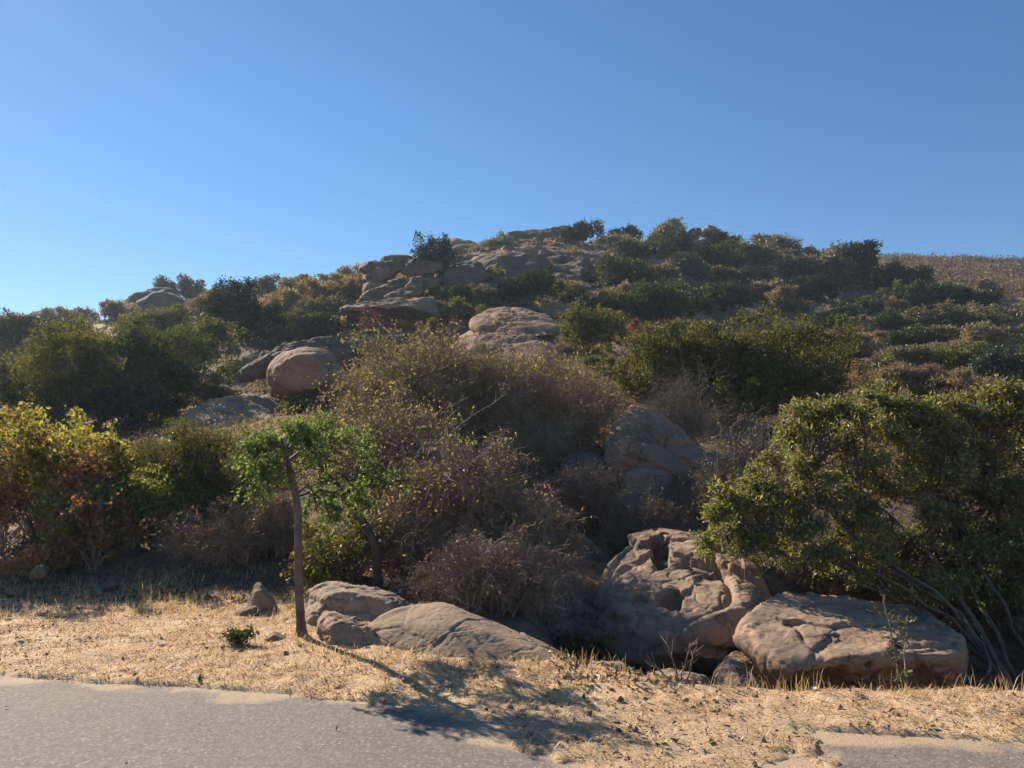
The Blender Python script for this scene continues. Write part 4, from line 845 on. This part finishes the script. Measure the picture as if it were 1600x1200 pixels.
# ------------------------------------------------------------------ big sumac on the right
def sumac(cx, lobeset, trunks, label, Y, seed, nl):
    r = np.random.default_rng(seed); b = np.array(trunks[0][0]); root = empty('shrub', b); tag(root, label, 'shrub')
    ends = []; st = MB()
    for t in trunks:
        p = np.array(t[:-1], float); rad = t[-1]
        tt = np.linspace(0, 1, len(p)); ti = np.linspace(0, 1, 12); pp = np.stack([np.interp(ti, tt, p[:, k]) for k in range(3)], 1)
        pp[1:-1] = (pp[:-2] + 2 * pp[1:-1] + pp[2:]) / 4; pp += r.normal(size=pp.shape) * .02
        tubes(st, pp[None] - b, np.linspace(rad, rad * .35, 12)[None], 7); ends.append(pp)
    allp = np.stack(ends)
    cc = []; cd = []
    for (px, py, Yc, rw, rh) in lobeset:
        c0 = at(px, py, Yc); npf = int(30 * rw * rh / .36) + 6; pd = rdir(npf, r); pd[:, 2] = np.where(pd[:, 2] < -.5, -pd[:, 2], pd[:, 2])
        pc = pd * (.7 + .5 * r.random(npf))[:, None]; pr = .09 + .2 * r.random(npf) ** 1.6; n = int(nl * rw * rh)
        k = r.choice(npf, n, p=pr ** 2 / (pr ** 2).sum()); d = nrm(pd[k] * .5 + rdir(n, r)); q = pc[k] + d * (pr[k] * (.4 + .6 * r.random(n)))[:, None]
        cc.append(c0 + q * np.array([rw, rw, rh])); cd.append(d)
    cc = np.concatenate(cc); cd = np.concatenate(cd)
    # secondary branches run from the nearest trunk out to the leaf clumps
    ns = 260; idx = r.integers(0, len(cc), ns); tg = cc[idx]; fl = allp[:, 4:].reshape(-1, 3)
    near = np.array([fl[np.argmin(((fl - q) ** 2).sum(1) + r.random(len(fl)) * .6)] for q in tg])
    ctl = (near + tg) / 2 + r.normal(size=(ns, 3)) * .12; p2 = wob(bez(near, ctl, tg, 8), np.full(ns, .012), r)
    tubes(st, p2 - b, (.009 + .012 * r.random(ns))[:, None] * np.linspace(1, .25, 8)[None], 4)
    s, dd = sub(p2, 1900, r, .3, 1); ln = .12 + .3 * r.random(1900); e = s + nrm(dd * .7 + rdir(1900, r) * .8) * ln[:, None]; e[:, 2] -= .05
    tubes(st, wob(bez(s, (s + e) / 2 + np.array([0, 0, .03]), e, 4), np.full(1900, .012), r) - b, np.full((1900, 1), .005) * np.linspace(1, .5, 4)[None], 3)
    st.obj('branches', M['bark_pale'], root, smooth=True)
    mb = MB(); foliage(mb, r, cc - b, cd, 20, .06, .066, .021, 0, .15); mb.obj('foliage', M['sumac'], root)
    # pale seed heads on the upper twigs
    k = r.choice(np.where(cd[:, 2] > .55)[0], 46); mb = MB(); n = 46 * 26; c = np.repeat(cc[k], 26, 0) + r.normal(size=(n, 3)) * np.array([.022, .022, .06]) + np.array([0, 0, .10]); leaves(mb, c - b, r.normal(size=(n, 3)) + np.array([0, 0, .8]), r.normal(size=(n, 3)), .035, .02); mb.obj('seed_heads', M['tan'], root)
    return root
bz = -.55
tA = [[at(1585, 1085, 8.2), at(1530, 985, 8.6), at(1490, 905, 9.0), at(1420, 830, 9.4), at(1340, 760, 9.6), .034],
      [at(1590, 1090, 8.3), at(1520, 990, 8.5), at(1440, 935, 8.7), at(1330, 880, 9.1), at(1230, 830, 9.4), .024],
      [at(1595, 1080, 8.4), at(1540, 950, 8.9), at(1500, 880, 9.2), at(1490, 800, 9.5), at(1460, 700, 9.8), .03],
      [at(1570, 1075, 8.2), at(1500, 960, 8.4), at(1400, 880, 8.9), at(1300, 820, 9.4), at(1260, 740, 9.7), .022],
      [at(1560, 1060, 8.3), at(1470, 975, 8.5), at(1360, 915, 8.9), at(1250, 880, 9.3), at(1170, 840, 9.5), .017],
      [at(1550, 1058, 8.1), at(1545, 1020, 8.1), at(1490, 940, 8.5), at(1400, 900, 9.0), at(1300, 860, 9.4), .02]]
sumac(1330, [(1360, 640, 10.0, .3, .28), (1290, 668, 9.9, .3, .3), (1240, 705, 9.7, .28, .3), (1140, 850, 9.3, .3, .3), (1185, 870, 9.3, .25, .25), (1130, 790, 9.5, .2, .2), (1250, 850, 9.3, .35, .3), (1340, 850, 9.2, .4, .25), (1270, 885, 9.3, .35, .2), (1370, 905, 9.3, .4, .2), (1450, 925, 9.2, .4, .25), (1320, 715, 9.8, .75, .62), (1250, 760, 9.6, .5, .45), (1390, 690, 10.0, .6, .5), (1160, 825, 9.5, .38, .36), (1210, 800, 9.6, .4, .36), (1390, 800, 9.6, .55, .4), (1300, 820, 9.5, .45, .35), (1450, 730, 9.8, .6, .6), (1440, 660, 10.2, .35, .3), (1330, 870, 10.6, .8, .4), (1430, 900, 10.4, .7, .5), (1250, 870, 10.7, .5, .35)],
      tA, 'big laurel-like shrub with seed heads and pale branches leaning left over the slab boulder', 9, 5, 900)
tB = [[at(1640, 1090, 8.8), at(1600, 960, 9.1), at(1570, 850, 9.5), at(1550, 740, 9.9), at(1540, 660, 10.1), .045],
      [at(1650, 1085, 8.7), at(1630, 960, 9.0), at(1620, 850, 9.3), at(1610, 730, 9.8), at(1600, 650, 10.0), .04],
      [at(1660, 1090, 8.9), at(1660, 960, 9.2), at(1680, 850, 9.4), at(1690, 760, 9.8), at(1700, 680, 10.1), .04],
      [at(1630, 1090, 8.6), at(1590, 990, 8.8), at(1545, 900, 9.0), at(1510, 840, 9.3), at(1500, 790, 9.5), .03]]
sumac(1560, [(1560, 635, 10.1, .3, .28), (1500, 668, 10.0, .32, .3), (1610, 640, 10.0, .35, .3), (1560, 700, 10.2, .75, .7), (1630, 690, 10.2, .8, .7), (1500, 760, 9.9, .5, .5), (1590, 800, 9.7, .65, .45), (1680, 800, 9.7, .7, .6), (1540, 860, 9.4, .5, .35), (1620, 900, 9.3, .5, .35), (1490, 850, 9.4, .4, .3), (1520, 950, 10.4, .8, .5), (1500, 930, 9.3, .35, .25), (1570, 960, 9.1, .35, .3), (1620, 980, 10.2, .8, .5), (1560, 880, 10.6, .9, .5)],
      tB, 'dense green laurel-like shrub standing at the right edge of the view', 9, 6, 900)

# ------------------------------------------------------------------ sapling
def spath(pts, K=16):
    p = np.array(pts, float); t = np.linspace(0, 1, len(p)); ti = np.linspace(0, 1, K); q = np.stack([np.interp(ti, t, p[:, k]) for k in range(3)], 1)
    for _ in range(2): q[1:-1] = (q[:-2] + 2 * q[1:-1] + q[2:]) / 4
    return q
r = np.random.default_rng(77)
def at2(px, py, Y): return at(px, py, Y + .25)
sb = at2(471, 1006, 7.25); sb[2] = h1(sb[0], sb[1])
root = empty('sapling', sb); tag(root, 'slender young tree with bright green crown and bare grey trunk on the straw verge', 'tree')
tp = spath([sb + (0, 0, -.06), sb + (-.005, 0, .06), at2(467, 930, 7.25), at2(466, 870, 7.25), at2(466, 800, 7.25), at2(461, 768, 7.25), at2(452, 735, 7.25), at2(446, 705, 7.25), at2(437, 680, 7.25)], 26)
tr = np.interp(np.linspace(0, 1, 26), [0, .06, .14, .5, .7, .8, .9, 1], [.086, .062, .043, .037, .034, .026, .016, .006])
mb = MB(); tubes(mb, tp[None] - sb, tr[None], 12); mb.obj('trunk', M['bark'], root, smooth=True)
BR = [[at2(455, 745, 7.25), at2(475, 728, 7.2), at2(487, 715, 7.2), at2(505, 715, 7.1), at2(530, 700, 7.05)],
      [at2(455, 765, 7.25), at2(435, 762, 7.2), at2(420, 750, 7.15), at2(402, 735, 7.1)],
      [at2(465, 770, 7.25), at2(482, 760, 7.3), at2(510, 752, 7.35), at2(560, 735, 7.4), at2(600, 725, 7.4)],
      [at2(447, 705, 7.25), at2(435, 695, 7.3), at2(410, 705, 7.35), at2(395, 715, 7.4)],
      [at2(447, 705, 7.25), at2(460, 690, 7.3), at2(490, 680, 7.3), at2(520, 668, 7.3)],
      [at2(447, 715, 7.25), at2(452, 690, 7.15), at2(462, 680, 7.1), at2(470, 672, 7.05)],
      [at2(466, 775, 7.25), at2(500, 765, 7.5), at2(540, 775, 7.6), at2(570, 785, 7.7)],
      [at2(505, 715, 7.3), at2(540, 730, 7.3), at2(575, 740, 7.3), at2(615, 760, 7.3)],
      [at2(450, 720, 7.25), at2(470, 705, 7.6), at2(500, 690, 7.75), at2(540, 690, 7.8)],
      [at2(500, 765, 7.4), at2(515, 775, 7.45), at2(520, 790, 7.5), at2(528, 805, 7.5)], [at2(540, 745, 7.4), at2(555, 760, 7.4), at2(562, 780, 7.45), at2(566, 795, 7.5)],
      [at2(447, 705, 7.25), at2(438, 698, 7.2), at2(428, 690, 7.2), at2(415, 685, 7.2)], [at2(452, 735, 7.25), at2(428, 728, 7.3), at2(405, 715, 7.3), at2(388, 702, 7.3)], [at2(450, 720, 7.25), at2(440, 730, 7.1), at2(420, 742, 7.05), at2(398, 752, 7.0)], [at2(447, 705, 7.25), at2(462, 692, 7.3), at2(476, 684, 7.3), at2(490, 676, 7.3)],
      [at2(435, 762, 7.2), at2(420, 765, 7.2), at2(405, 770, 7.2), at2(395, 775, 7.2)], [at2(480, 755, 7.3), at2(488, 770, 7.3), at2(492, 785, 7.35), at2(496, 800, 7.35)],
      [at2(490, 675, 7.3), at2(505, 680, 7.1), at2(540, 690, 7.0), at2(575, 700, 7.0)]]
bp = np.stack([spath(q, 12) for q in BR]); bp = wob(bp, np.full(len(BR), .008), r)
mb = MB(); tubes(mb, bp - sb, np.full((len(BR), 1), .016) * np.linspace(1, .35, 12)[None], 6)
s, dd = sub(bp, 250, r, .3, 1); ln = .07 + .25 * r.random(250) ** 1.5; e = s + nrm(dd * .6 + rdir(250, r) * .85 + np.array([0, 0, .1])) * ln[:, None]
p2 = wob(bez(s, (s + e) / 2 + np.array([0, 0, .02]), e, 5), np.full(250, .010), r); tubes(mb, p2 - sb, np.full((250, 1), .0045) * np.linspace(1, .5, 5)[None], 4)
mb.obj('branches', M['bark'], root, smooth=True)
n = 6200; c, ax = sub(p2, n, r, .35, 1); ax = nrm(ax * .4 + rdir(n, r)); sz = .5 + .8 * r.random(n)
mb = MB(); leaves(mb, c + ax * .02 + r.normal(size=(n, 3)) * .028 - sb, ax, r.normal(size=(n, 3)) * .7 + np.array([0, 0, .8]), .046 * sz, .027 * sz, 0)
q = r.normal(size=(150, 3)) * np.array([.03, .03, .05]) + (at2(478, 880, 7.15) - sb)
mb.obj('crown', M['sapling'], root)

# leaning dark trunk in the thicket
lb = at(592, 900, 9.15); lb[2] = h1(lb[0], lb[1])
root = empty('tree', lb); tag(root, 'leaning dark tree with a crooked trunk in the thicket right of the sapling', 'tree')
lp = spath([lb, at(590, 880, 9.15), at(586, 850, 9.12), at(575, 825, 9.15), at(558, 803, 9.2), at(540, 780, 9.3), at(525, 755, 9.4)], 16)
mb = MB(); tubes(mb, lp[None] - lb, np.linspace(.058, .034, 16)[None], 9); mb.obj('trunk', M['bark_dark'], root, smooth=True)
LBR = np.stack([spath([at(540, 780, 9.3), at(545, 750, 9.5), at(560, 720, 9.7), at(575, 690, 9.9)], 8), spath([at(525, 755, 9.4), at(505, 735, 9.6), at(490, 715, 9.8), at(485, 690, 10.2)], 8), spath([at(535, 770, 9.33), at(570, 758, 9.4), at(600, 752, 9.6), at(640, 750, 9.6)], 8)])
s, dd = sub(LBR, 160, r, .2, 1); e = s + nrm(dd * .6 + rdir(160, r)) * (.15 + .35 * r.random(160))[:, None]; p2 = wob(bez(s, (s + e) / 2, e, 5), np.full(160, .015), r)
mb = MB(); tubes(mb, LBR - lb, np.full((3, 1), .03) * np.linspace(1, .3, 8)[None], 5); tubes(mb, p2 - lb, np.full((160, 1), .006) * np.linspace(1, .5, 5)[None], 3); mb.obj('branches', M['bark_dark'], root)
c, ax = sub(p2, 1100, r, .2, 1); ax = ax + r.normal(size=(1100, 3)) * .8; mb = MB(); leaves(mb, c - lb, ax, r.normal(size=(1100, 3)) + np.array([0, 0, .5]), .05, .028); mb.obj('crown', M['yellowgreen'], root)

# dead branches lying in the thicket and other single stems
def stick(pts, rad, label, mat='twig_grey', name='dead_branch', cat='branch', twigs=0, seed=1, tl=.2):
    r = np.random.default_rng(seed); p = wob(spath(pts, 14)[None], np.array([rad * .6]), r); b = p[0, 0].copy(); mb = MB(); tubes(mb, p - b, np.linspace(rad, rad * .5, 14)[None], 6)
    if twigs:
        s, dd = sub(p, twigs, r, .3, 1); e = s + nrm(dd + rdir(twigs, r) * .8) * (tl * (.4 + r.random(twigs)))[:, None]; tubes(mb, wob(bez(s, (s + e) / 2, e, 5), np.full(twigs, rad * .4), r) - b, np.full((twigs, 1), rad * .45) * np.linspace(1, .4, 5)[None], 4)
    o = mb.obj(name, M[mat], origin=None, smooth=True); o.location = Vector(b); return tag(o, label, cat)
stick([at(692, 692, 11.2), at(720, 662, 11.5), at(755, 640, 11.8), at(792, 615, 12.1)], .011, 'long pale dead branch slanting across the middle of the dry thicket', twigs=5)
stick([at(742, 725, 11.3), at(760, 710, 11.5), at(775, 700, 11.6)], .013, 'short pale dead branch below the long slanting one', twigs=3)
stick([at(655, 590, 14), at(700, 575, 14.6), at(740, 562, 15)], .02, 'dark dead branch high in the thicket', mat='bark_dark', twigs=5)
stick([at(1122, 738, 13), at(1122, 705, 13), at(1100, 700, 13.1), at(1086, 692, 13.2)], .012, 'thin pale stem bent at a right angle beside the peaked boulder', twigs=0)
stick([at(318, 985, 7.4), at(327, 992, 7.35), at(336, 1003, 7.3)], .006, 'short white stick lying on the straw left of the green weed', mat='straw', name='stick', cat='stick')
stick([at(898, 1043, 6.35), at(912, 1056, 6.2), at(925, 1068, 6.05)], .006, 'pale stick on the straw at the right tip of the long low boulder', mat='straw', name='stick', cat='stick')
stick([at(1545, 1060, 7.6), at(1547, 1040, 7.8), at(1540, 1005, 8.2), at(1520, 975, 8.6)], .018, 'curved pale bare branch hanging at the right end of the slab boulder', mat='bark_pale', twigs=2)

# small leafless shrub in the dip
db = at(1066, 1082, 6.05); db[2] = h1(db[0], db[1]); root = empty('dead_shrub', db); tag(root, 'small pale leafless shrub with upright forked twigs at the verge edge before the pitted boulder', 'shrub')
D = [[db, at(1060, 1060, 6.1), at(1052, 1035, 6.1), at(1042, 1005, 6.15)], [db, at(1064, 1055, 6.0), at(1072, 1030, 6.0), at(1078, 1005, 5.95)], [db, at(1075, 1050, 6.1), at(1085, 1025, 6.15), at(1090, 1003, 6.15)],
     [db, at(1050, 1062, 6.0), at(1030, 1045, 6.0), at(1010, 1035, 6.0)], [db, at(1040, 1055, 6.1), at(1020, 1055, 6.15), at(1000, 1078, 6.2)], [db, at(1078, 1070, 6.05), at(1095, 1055, 6.1), at(1105, 1062, 6.1)]]
dp = np.stack([spath(q, 9) for q in D]); mb = MB(); tubes(mb, wob(dp, np.full(6, .006), r) - db, np.full((6, 1), .009) * np.linspace(1, .4, 9)[None], 5)
s, dd = sub(dp, 50, r, .3, 1); e = s + nrm(dd + rdir(50, r) * .7) * (.05 + .1 * r.random(50))[:, None]; tubes(mb, bez(s, (s + e) / 2, e, 4) - db, np.full((50, 1), .0032) * np.linspace(1, .5, 4)[None], 4)
mb.obj('branches', M['twig_grey'], root)

# two thin seedlings in front of the slab boulder
for pts, lb_, lv in (([at(1418, 1086, 6.6), at(1415, 1040, 6.62), at(1414, 1000, 6.65), at(1418, 960, 6.7)], 'thin leafy seedling in front of the slab boulder, the right one of a pair', 1),
                 ([at(1408, 1086, 6.75), at(1400, 1030, 6.8), at(1392, 985, 6.85), at(1381, 940, 6.9)], 'thin leafy seedling in front of the slab boulder, the taller left one of a pair', 2)):
    b0 = np.array(pts[0]); b0[2] = h1(b0[0], b0[1]); pts = [b0] + pts; root = empty('seedling', b0); tag(root, lb_, 'plant'); rr = np.random.default_rng(lv)
    p = wob(spath(pts, 14)[None], np.array([.006]), rr); mb = MB(); tubes(mb, p - b0, np.linspace(.010, .005, 14)[None], 5)
    s, dd = sub(p, 26, rr, .25, 1); e = s + nrm(dd * .5 + rdir(26, rr)) * (.05 + .09 * rr.random(26))[:, None]; p2 = bez(s, (s + e) / 2, e, 4); tubes(mb, p2 - b0, np.full((26, 1), .003) * np.linspace(1, .6, 4)[None], 3); mb.obj('stem', M['twig_grey'], root)
    c, ax = sub(p2, 190, rr, .3, 1); t = c[:, 2] > b0[2] + .25; c = c[t]; ax = ax[t] + rr.normal(size=(t.sum(), 3)) * .8; mb = MB(); leaves(mb, c - b0, ax, rr.normal(size=(len(c), 3)) + np.array([0, 0, .4]), .045, .026); mb.obj('foliage', M['grey'], root)

# ------------------------------------------------------------------ straw, tufts and litter
def grass(n, xr, yr, L0, L1, wd, lie, seed, keep, mbs, m=0):
    r = np.random.default_rng(seed); x = r.uniform(*xr, n); y = r.uniform(*yr, n); k = keep(x, y, r); x, y = x[k], y[k]; n = len(x); z = H(x, y)
    a = r.random(n) * 6.283; l = L0 + (L1 - L0) * r.random(n) ** 1.6; tilt = lie * (.5 + .7 * r.random(n))
    up = np.cos(np.clip(tilt, 0, 1.52)); ho = np.sin(np.clip(tilt, 0, 1.52)); d = np.stack([ho * np.cos(a), ho * np.sin(a), up], 1)
    b = np.stack([x, y, z], 1); sd = np.stack([-np.sin(a), np.cos(a), np.zeros(n)], 1) * wd * (.6 + .8 * r.random(n))[:, None]
    mid = b + d * l[:, None] * .55 + np.array([0, 0, 1]) * (l * .08)[:, None]; tip = b + d * l[:, None]; tip[:, 2] = np.maximum(tip[:, 2] - l * .12, z + .004)
    V = np.stack([b - sd, b + sd, mid + sd * .7, mid - sd * .7, tip], 1).reshape(-1, 3); i = np.arange(n)[:, None] * 5
    k0 = mbs.n; mbs.add(V, np.concatenate([i, i + 1, i + 2, i + 3], 1), m)
    mbs.add(np.zeros((0, 3)), np.concatenate([i + 3, i + 2, i + 4], 1) + k0 - mbs.n, m)
def nzk(x, y, s, sd): return fbm2(x, y, s, 3, sd)
mb = MB()
def verge(x, y, r): return (roadmask(x, y) < .35) & (y < np.interp(x, VX, VY) + .25) & (r.random(len(x)) < .35 + .65 * (nzk(x, y, .35, 8) > -.1)) & (np.abs(x) < y * .78 + .3) & ~((r.random(len(x)) < .45) & (x > -.55) & (x < 1.9) & (y < roadedge(x) + .1))
grass(230000, (-7.8, 6), (3.9, 9.9), .02, .085, .0026, 1.5, 1, verge, mb)
grass(9000, (-7.8, 6), (3.9, 9.9), .05, .13, .0022, .75, 2, lambda x, y, r: verge(x, y, r) & (nzk(x, y, .5, 12) > .25), mb)
# taller fringe along the verge lip and around rock feet
grass(3200, (.3, 5.2), (5.2, 6.6), .06, .22, .0024, .45, 3, lambda x, y, r: (np.abs(y - np.interp(x, VX, VY) + .03) < .14) & (nzk(x, y, .3, 15) > -.15), mb)
grass(1800, (-2.0, .7), (6.1, 7.3), .05, .16, .0024, .6, 4, lambda x, y, r: (np.abs(y - np.interp(x, [-2, -1.4, -.6, .2, .7], [7.2, 6.65, 6.4, 6.3, 6.2])) < .15), mb)
grass(5000, (-6.5, -2.0), (8.3, 10.6), .05, .16, .0026, .55, 5, lambda x, y, r: (nzk(x, y, .6, 19) > .05), mb)
# tall dry clump at the left
cl = at(240, 925, 9.6)
def clump(cx, cy, rr_): return lambda x, y, r: ((x - cx) ** 2 + (y - cy) ** 2) < rr_ ** 2 * r.random(len(x))
grass(1300, (cl[0] - .8, cl[0] + .8), (cl[1] - .5, cl[1] + .5), .06, .34, .0022, .85, 6, clump(cl[0], cl[1], .6), mb)
tag(mb.obj('dry_grass', M['straw']), 'dry straw coloured grass over the verge, with taller tufts at rocks and edges', 'grass', kind='stuff')
mb = MB(); r = np.random.default_rng(9); n = 3000; x = r.uniform(-6.5, 5, n); y = r.uniform(3.9, 9.8, n); k = ((roadmask(x, y) < .4) | (r.random(n) < .06)) & (y < np.interp(x, VX, VY) + .4) & (nzk(x, y, .5, 33) + .5 * (x > .1) > .1); x, y = x[k], y[k]; n = len(x)
c = np.stack([x, y, H(x, y) + .012 + .03 * (roadmask(x, y) > .5)], 1); s = .5 + r.random(n); leaves(mb, c, r.normal(size=(n, 3)) * np.array([1, 1, .35]), r.normal(size=(n, 3)) * .5 + np.array([0, 0, 1]), .04 * s, .022 * s, 0, .35)
n = 5000; x = r.uniform(-8.5, -.5, n); y = r.uniform(9.0, 12, n); c = np.stack([x, y, H(x, y) + .03], 1); s = .5 + r.random(n); leaves(mb, c, r.normal(size=(n, 3)), r.normal(size=(n, 3)) * .7 + np.array([0, 0, 1]), .07 * s, .03 * s, 0, .35)
n = 4000; x = r.uniform(.3, 5.5, n); y = r.uniform(5.8, 9.5, n); c = np.stack([x, y, H(x, y) + .03], 1); s = .5 + r.random(n); leaves(mb, c, r.normal(size=(n, 3)), r.normal(size=(n, 3)) * .7 + np.array([0, 0, 1]), .06 * s, .028 * s, 0, .35)
n = 16000; x = r.uniform(-6.5, 5, n); y = r.uniform(3.9, 9.6, n); k = (roadmask(x, y) < .4) & (y < np.interp(x, VX, VY) + .3) & (nzk(x, y, .22, 55) + .35 * nzk(x, y, 1.1, 56) > .25); x, y = x[k], y[k]; n = len(x); c = np.stack([x, y, H(x, y) + .006], 1); s = .4 + r.random(n); leaves(mb, c, r.normal(size=(n, 3)) * np.array([1, 1, .4]), r.normal(size=(n, 3)) * .6 + np.array([0, 0, 1]), .022 * s, .012 * s, 0, .4)
tag(mb.obj('leaf_litter', M['litter']), 'dead brown leaves strewn over straw and gravel', 'leaves', kind='stuff')

D8, F8 = ico(1); mb = MB(); n = 2000; x = r.uniform(-6, 5, n); y = r.uniform(3.9, 9, n); k = ((roadmask(x, y) < .5) | (r.random(n) < .10)) & (y < np.interp(x, VX, VY) + .2) & (r.random(n) < .25 + .75 * ((x > -.4) & (x < 2.4))); x, y = x[k], y[k]; n = len(x)
rad = .005 + .020 * r.random(n) ** 4; rad = np.where(roadmask(x, y) > .4, np.minimum(rad, .009), rad); z = H(x, y); z = np.where(roadmask(x, y) > .5, 0, z)
V = D8[None] * (rad[:, None, None] * (.6 + .8 * r.random((n, 1, 3)))) * (1 + .35 * r.normal(size=(n, len(D8), 1)) * .5) + np.stack([x, y, z + rad * .3], 1)[:, None]
mb.add(V.reshape(-1, 3), (F8[None] + np.arange(n)[:, None, None] * len(D8)).reshape(-1, 3)); tag(mb.obj('gravel', M['rock_grey']), 'loose pebbles scattered over the straw verge and the dirt apron', 'gravel', kind='stuff')

# ------------------------------------------------------------------ light
EL, AZ = R(31), R(-41)
w = bpy.data.worlds.new('World'); S.world = w; w.use_nodes = True; nt = w.node_tree
sky = nt.nodes.new('ShaderNodeTexSky'); sky.sky_type = 'NISHITA'; sky.sun_disc = False; sky.sun_elevation = EL; sky.sun_rotation = AZ
sky.air_density = 1.0; sky.dust_density = .03; sky.ozone_density = 3.0; sky.altitude = 200
bg = nt.nodes['Background']; bg.inputs['Strength'].default_value = .06; hs = nt.nodes.new('ShaderNodeHueSaturation'); hs.inputs['Saturation'].default_value = 1.22; nt.links.new(sky.outputs[0], hs.inputs['Color']); nt.links.new(hs.outputs[0], bg.inputs[0])
sl = bpy.data.lights.new('sun', 'SUN'); sl.energy = 5.0; sl.angle = R(.5); sl.color = (1, .87, .72)
so = bpy.data.objects.new('sun', sl); COL.objects.link(so); so.location = (-30, 40, 60)
sd = Vector((math.sin(AZ) * math.cos(EL), math.cos(AZ) * math.cos(EL), math.sin(EL))); so.rotation_euler = sd.to_track_quat('Z', 'Y').to_euler()
vs = S.view_settings; vs.view_transform = 'Standard'; vs.look = 'None'; vs.exposure = 1.12; vs.gamma = 1
cy = S.cycles; cy.max_bounces = 6; cy.diffuse_bounces = 3; cy.glossy_bounces = 2; cy.transmission_bounces = 3; cy.use_denoising = True

# ------------------------------------------------------------------ air
m, nt, out = newmat('haze_air'); pv = nt.nodes.new('ShaderNodeVolumePrincipled'); pv.inputs['Color'].default_value = (.62, .8, 1, 1); pv.inputs['Density'].default_value = .0004; pv.inputs['Anisotropy'].default_value = .3
nt.links.new(pv.outputs[0], out.inputs['Volume'])
mb = MB(); x0, x1, y0, y1, z0, z1 = -290, 290, -150, 290, -25, 62
mb.add([(x0, y0, z0), (x1, y0, z0), (x1, y1, z0), (x0, y1, z0), (x0, y0, z1), (x1, y0, z1), (x1, y1, z1), (x0, y1, z1)], [(0, 3, 2, 1), (4, 5, 6, 7), (0, 1, 5, 4), (1, 2, 6, 5), (2, 3, 7, 6), (3, 0, 4, 7)])
o = mb.obj('haze', m); tag(o, 'thin blue haze in the air over the hillside', 'haze', kind='stuff')
cy.volume_bounces = 0
